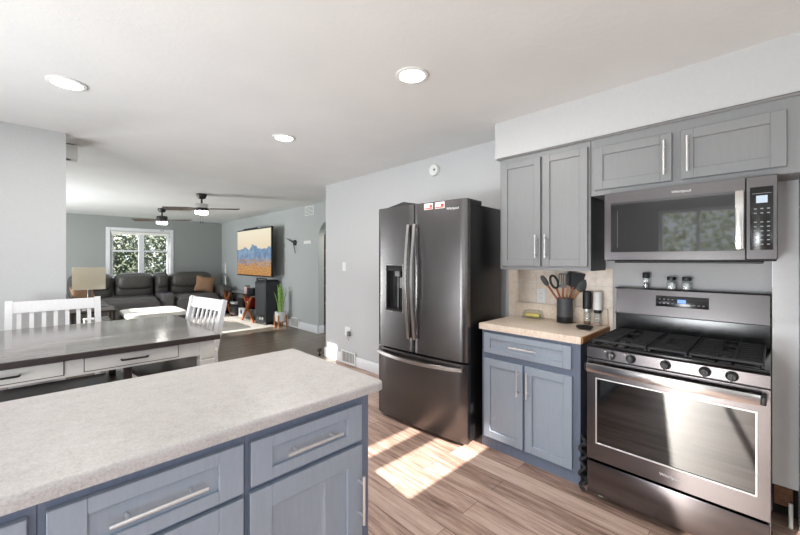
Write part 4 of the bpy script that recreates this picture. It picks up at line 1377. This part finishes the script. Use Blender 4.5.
# television
t = thing('television', 'wall mounted television showing mountains above a flower field', 'television', (3.40, 9.335, 0), math.atan2(7.47 - 9.335, 0.02))
TW = 1.865
MB().box((-0.012, 0.0, 1.035), (TW + 0.012, 0.05, 2.135), 0.006, 2).build('bezel', 'black_plastic', t)
MB(Matrix.Translation((0, 0, 0))).box((0.006, -0.0012, 0.0), (TW - 0.006, 0.0004, 1.045)).build('screen', 'tv_picture', t).location = (0, 0, 1.062)
MB().box((TW / 2 - 0.15, 0.05, 1.4), (TW / 2 + 0.15, 0.10, 1.7), 0.005).box((TW / 2 - 0.04, 0.1, 1.5), (TW / 2 + 0.04, 0.275, 1.6), 0.005).build('wall_mount', 'black_plastic', t)
MB().box((TW / 2 - 0.55, 0.0, 2.137), (TW / 2 + 0.2, 0.03, 2.160), 0.004).build('camera_bar', 'black_plastic', t)

# TV stand with crossed legs
t = thing('media_stand', 'low media stand with dark shelves and crossed orange wood legs', 'media stand', (3.45, 9.0, 0))
MB().box((-0.2, -0.9, 0.60), (0.2, 0.85, 0.625), 0.004).build('top_shelf', 'black_gloss', t)
MB().box((-0.18, -0.85, 0.30), (0.18, 0.85, 0.32), 0.004).build('shelf', 'black_gloss', t)
MB().box((-0.18, -0.9, 0.06), (0.18, 0.9, 0.08), 0.004).build('bottom_shelf', 'black_gloss', t)
for cy in (-0.68, 0.66):
    for s_ in (-1, 1):
        y0, y1 = cy - 0.28 * s_, cy + 0.28 * s_
        for xx in ((-0.195,) if s_ > 0 else (-0.235,)):
            MB().prism([(y0 - 0.035, 0.015), (y0 + 0.035, 0.015), (y1 + 0.035, 0.598), (y1 - 0.035, 0.598)], xx, xx + 0.035, 'x').build('leg', 'orange_wood', t)
def simple(name, label, cat, loc, boxes, group=None):
    t = thing(name, label, cat, loc, 0, group)
    for (pn, c0, c1, mt_) in boxes:
        MB().box(c0, c1, 0.006, 2).build(pn, mt_, t)
    return t
simple('game_console', 'black game console on top of the media stand by the tower speaker', 'console', (3.42, 8.35, 0.6255), [('body', (-0.12, -0.2, 0), (0.12, 0.12, 0.14), 'black_plastic')])
t = thing('jar_candle', 'pale pink jar candle on top of the media stand', 'candle', (3.36, 8.62, 0.6255))
MB().lathe([(0.06, 0), (0.065, 0.01), (0.065, 0.15), (0.055, 0.165)], seg=20).build('jar', 'pink_paint', t)
MB().lathe([(0.058, 0.1655), (0.058, 0.185), (0, 0.187)], seg=20).build('lid', 'black_plastic', t)
simple('game_case', 'red game case on the middle shelf of the media stand', 'case', (3.36, 8.40, 0.3205), [('case', (-0.08, -0.1, 0), (0.08, 0.12, 0.22), 'red_plastic'), ('print', (-0.082, -0.02, 0.05), (-0.0805, 0.05, 0.14), 'paper_white')])
simple('storage_basket', 'black square basket on the middle shelf of the media stand', 'basket', (3.36, 8.74, 0.3205), [('body', (-0.12, -0.13, 0), (0.12, 0.13, 0.2), 'black_plastic'), ('rim', (-0.125, -0.135, 0.2), (0.125, 0.135, 0.22), 'mid_grey')])
t = simple('game_box', 'white box with a blue round emblem on the bottom shelf', 'box', (3.36, 8.66, 0.0805), [('box', (-0.12, -0.17, 0), (0.12, 0.17, 0.2), 'paper_white')])
MB(Matrix.Rotation(R(-90), 4, 'Y')).lathe([(0.055, 0.1205), (0.055, 0.122), (0, 0.1222)], (0.12, 0.0, 0), 20).build('emblem', 'blue_paint', t)
simple('subwoofer_box', 'small dark box on the bottom shelf at the left of the stand', 'box', (3.36, 9.2, 0.0805), [('body', (-0.13, -0.15, 0), (0.13, 0.15, 0.2), 'dark_grey')])
simple('white_router', 'small white router on the middle shelf at the left', 'router', (3.36, 9.35, 0.3205), [('body', (-0.09, -0.12, 0), (0.09, 0.12, 0.05), 'white_plastic')])

# tower speaker
t = thing('tower_speaker', 'tall black party speaker on the floor under the television', 'speaker', (3.27, 7.96, 0.0145), FACE_W + R(10))
MB().box((0.0, 0, 0.04), (0.40, 0.36, 0.93), 0.02, 3).build('cabinet', 'speaker_grey', t)
MB().box((0.03, -0.008, 0.22), (0.37, 0.001, 0.88), 0.004).build('grille', 'dark_grey', t)
MB().box((0.02, 0.02, 0.93), (0.38, 0.34, 0.955), 0.01, 2).build('top_panel', 'black_plastic', t)
MB().tube([(0.02, 0.06, 0.93), (0.02, 0.04, 0.985), (0.10, 0.03, 0.99), (0.30, 0.03, 0.99), (0.38, 0.04, 0.985), (0.38, 0.06, 0.93)], 0.014, 10).build('carry_handle', 'black_plastic', t)
for k in range(3):
    MB(Matrix.Translation((0.11 + 0.09 * k, 0.0, 0.13)) @ Matrix.Rotation(R(90), 4, 'X')).lathe([(0.034, 0.0), (0.034, 0.008), (0.024, 0.004), (0, 0.003)], seg=18).build('speaker_port', 'white_plastic' if k else 'mid_grey', t)
MB().box((0.0, 0.0, 0.0), (0.40, 0.36, 0.04), 0.012, 2).build('foot_plinth', 'black_plastic', t)

# potted plant
t = thing('potted_plant', 'upright green snake plant in a white pot on a wooden stand', 'plant', (3.50, 7.20, 0))
for k in range(4):
    a = math.pi / 4 + k * math.pi / 2
    MB().box((0.125 * math.cos(a) - 0.012, 0.125 * math.sin(a) - 0.012, 0), (0.125 * math.cos(a) + 0.012, 0.125 * math.sin(a) + 0.012, 0.26), 0.003).build('stand_leg', 'light_wood', t)
MB().box((-0.125, -0.01, 0.10), (0.125, 0.01, 0.12)).box((-0.01, -0.125, 0.10), (0.01, -0.01, 0.12)).box((-0.01, 0.01, 0.10), (0.01, 0.125, 0.12)).build('stand_brace', 'light_wood', t)
MB().lathe([(0.08, 0.121), (0.10, 0.14), (0.115, 0.30), (0.115, 0.33), (0.10, 0.33), (0.098, 0.30), (0.0, 0.30)], seg=26).build('pot', 'white_plastic', t)
MB().lathe([(0.096, 0.301), (0.096, 0.315), (0, 0.318)], seg=18).build('soil', 'soil', t)
rl = random.Random(5)
for k in range(16):
    a = rl.uniform(0, 2 * math.pi)
    r0 = rl.uniform(0.01, 0.06)
    h_ = rl.uniform(0.42, 0.62)
    lean_ = rl.uniform(0.02, 0.09)
    wv = rl.uniform(0.018, 0.028)
    d_ = Vector((math.cos(a), math.sin(a), 0))
    s_ = Vector((-math.sin(a), math.cos(a), 0))
    vs, fs = [], []
    n = 6
    for i in range(n + 1):
        u = i / n
        c = d_ * (r0 + lean_ * u * u) + Vector((0, 0, 0.31 + h_ * u))
        ww = wv * (0.7 + 0.6 * u) * (1 - u ** 4) + 0.001
        vs += [c - s_ * ww, c + d_ * 0.006, c + s_ * ww, c - d_ * 0.002]
    for i in range(n):
        for q in range(4):
            a0, a1 = i * 4 + q, i * 4 + (q + 1) % 4
            fs.append([a0, a1, a1 + 4, a0 + 4])
    fs.append([3, 2, 1, 0]); fs.append([n * 4 + q for q in range(4)])
    MB().add(vs, fs).build('leaf', 'leaf', t, smooth=60)

# bookcase seen through the arch
t = thing('bookcase', 'brown bookcase seen through the arched passage', 'bookcase', (4.36, 6.0, 0))
mb = MB().box((0, -0.5, 0), (0.34, -0.47, 2.05)).box((0, 0.93, 0), (0.34, 0.96, 2.05)).box((0.32, -0.47, 0), (0.34, 0.93, 2.05))
mb.build('frame', 'brown_wood', t)
for k in range(6):
    MB().box((0.0, -0.469, 0.05 + k * 0.39), (0.319, 0.929, 0.075 + k * 0.39)).build('shelf', 'light_wood', t)
rb = random.Random(3)
cols = ['dark_grey', 'brown_wood', 'red_plastic', 'cream_fabric_and_glare', 'dark_wood']
names = {'dark_grey': 'dark grey', 'brown_wood': 'brown', 'red_plastic': 'red', 'cream_fabric_and_glare': 'cream', 'dark_wood': 'black-brown'}
shn = ['bottom', 'second', 'middle', 'fourth', 'fifth']
for k in range(1, 5):
    m_ = cols[(k * 2) % 5]
    o = MB().box((0, 0, 0), (0.24, 0.3, 0.24), 0.006).build('storage_box', m_)
    o.location = (4.38, 6.12, 0.0755 + k * 0.39)
    tag(o, '%s box on the %s shelf of the bookcase beyond the arch' % (names[m_], shn[k]), 'box')
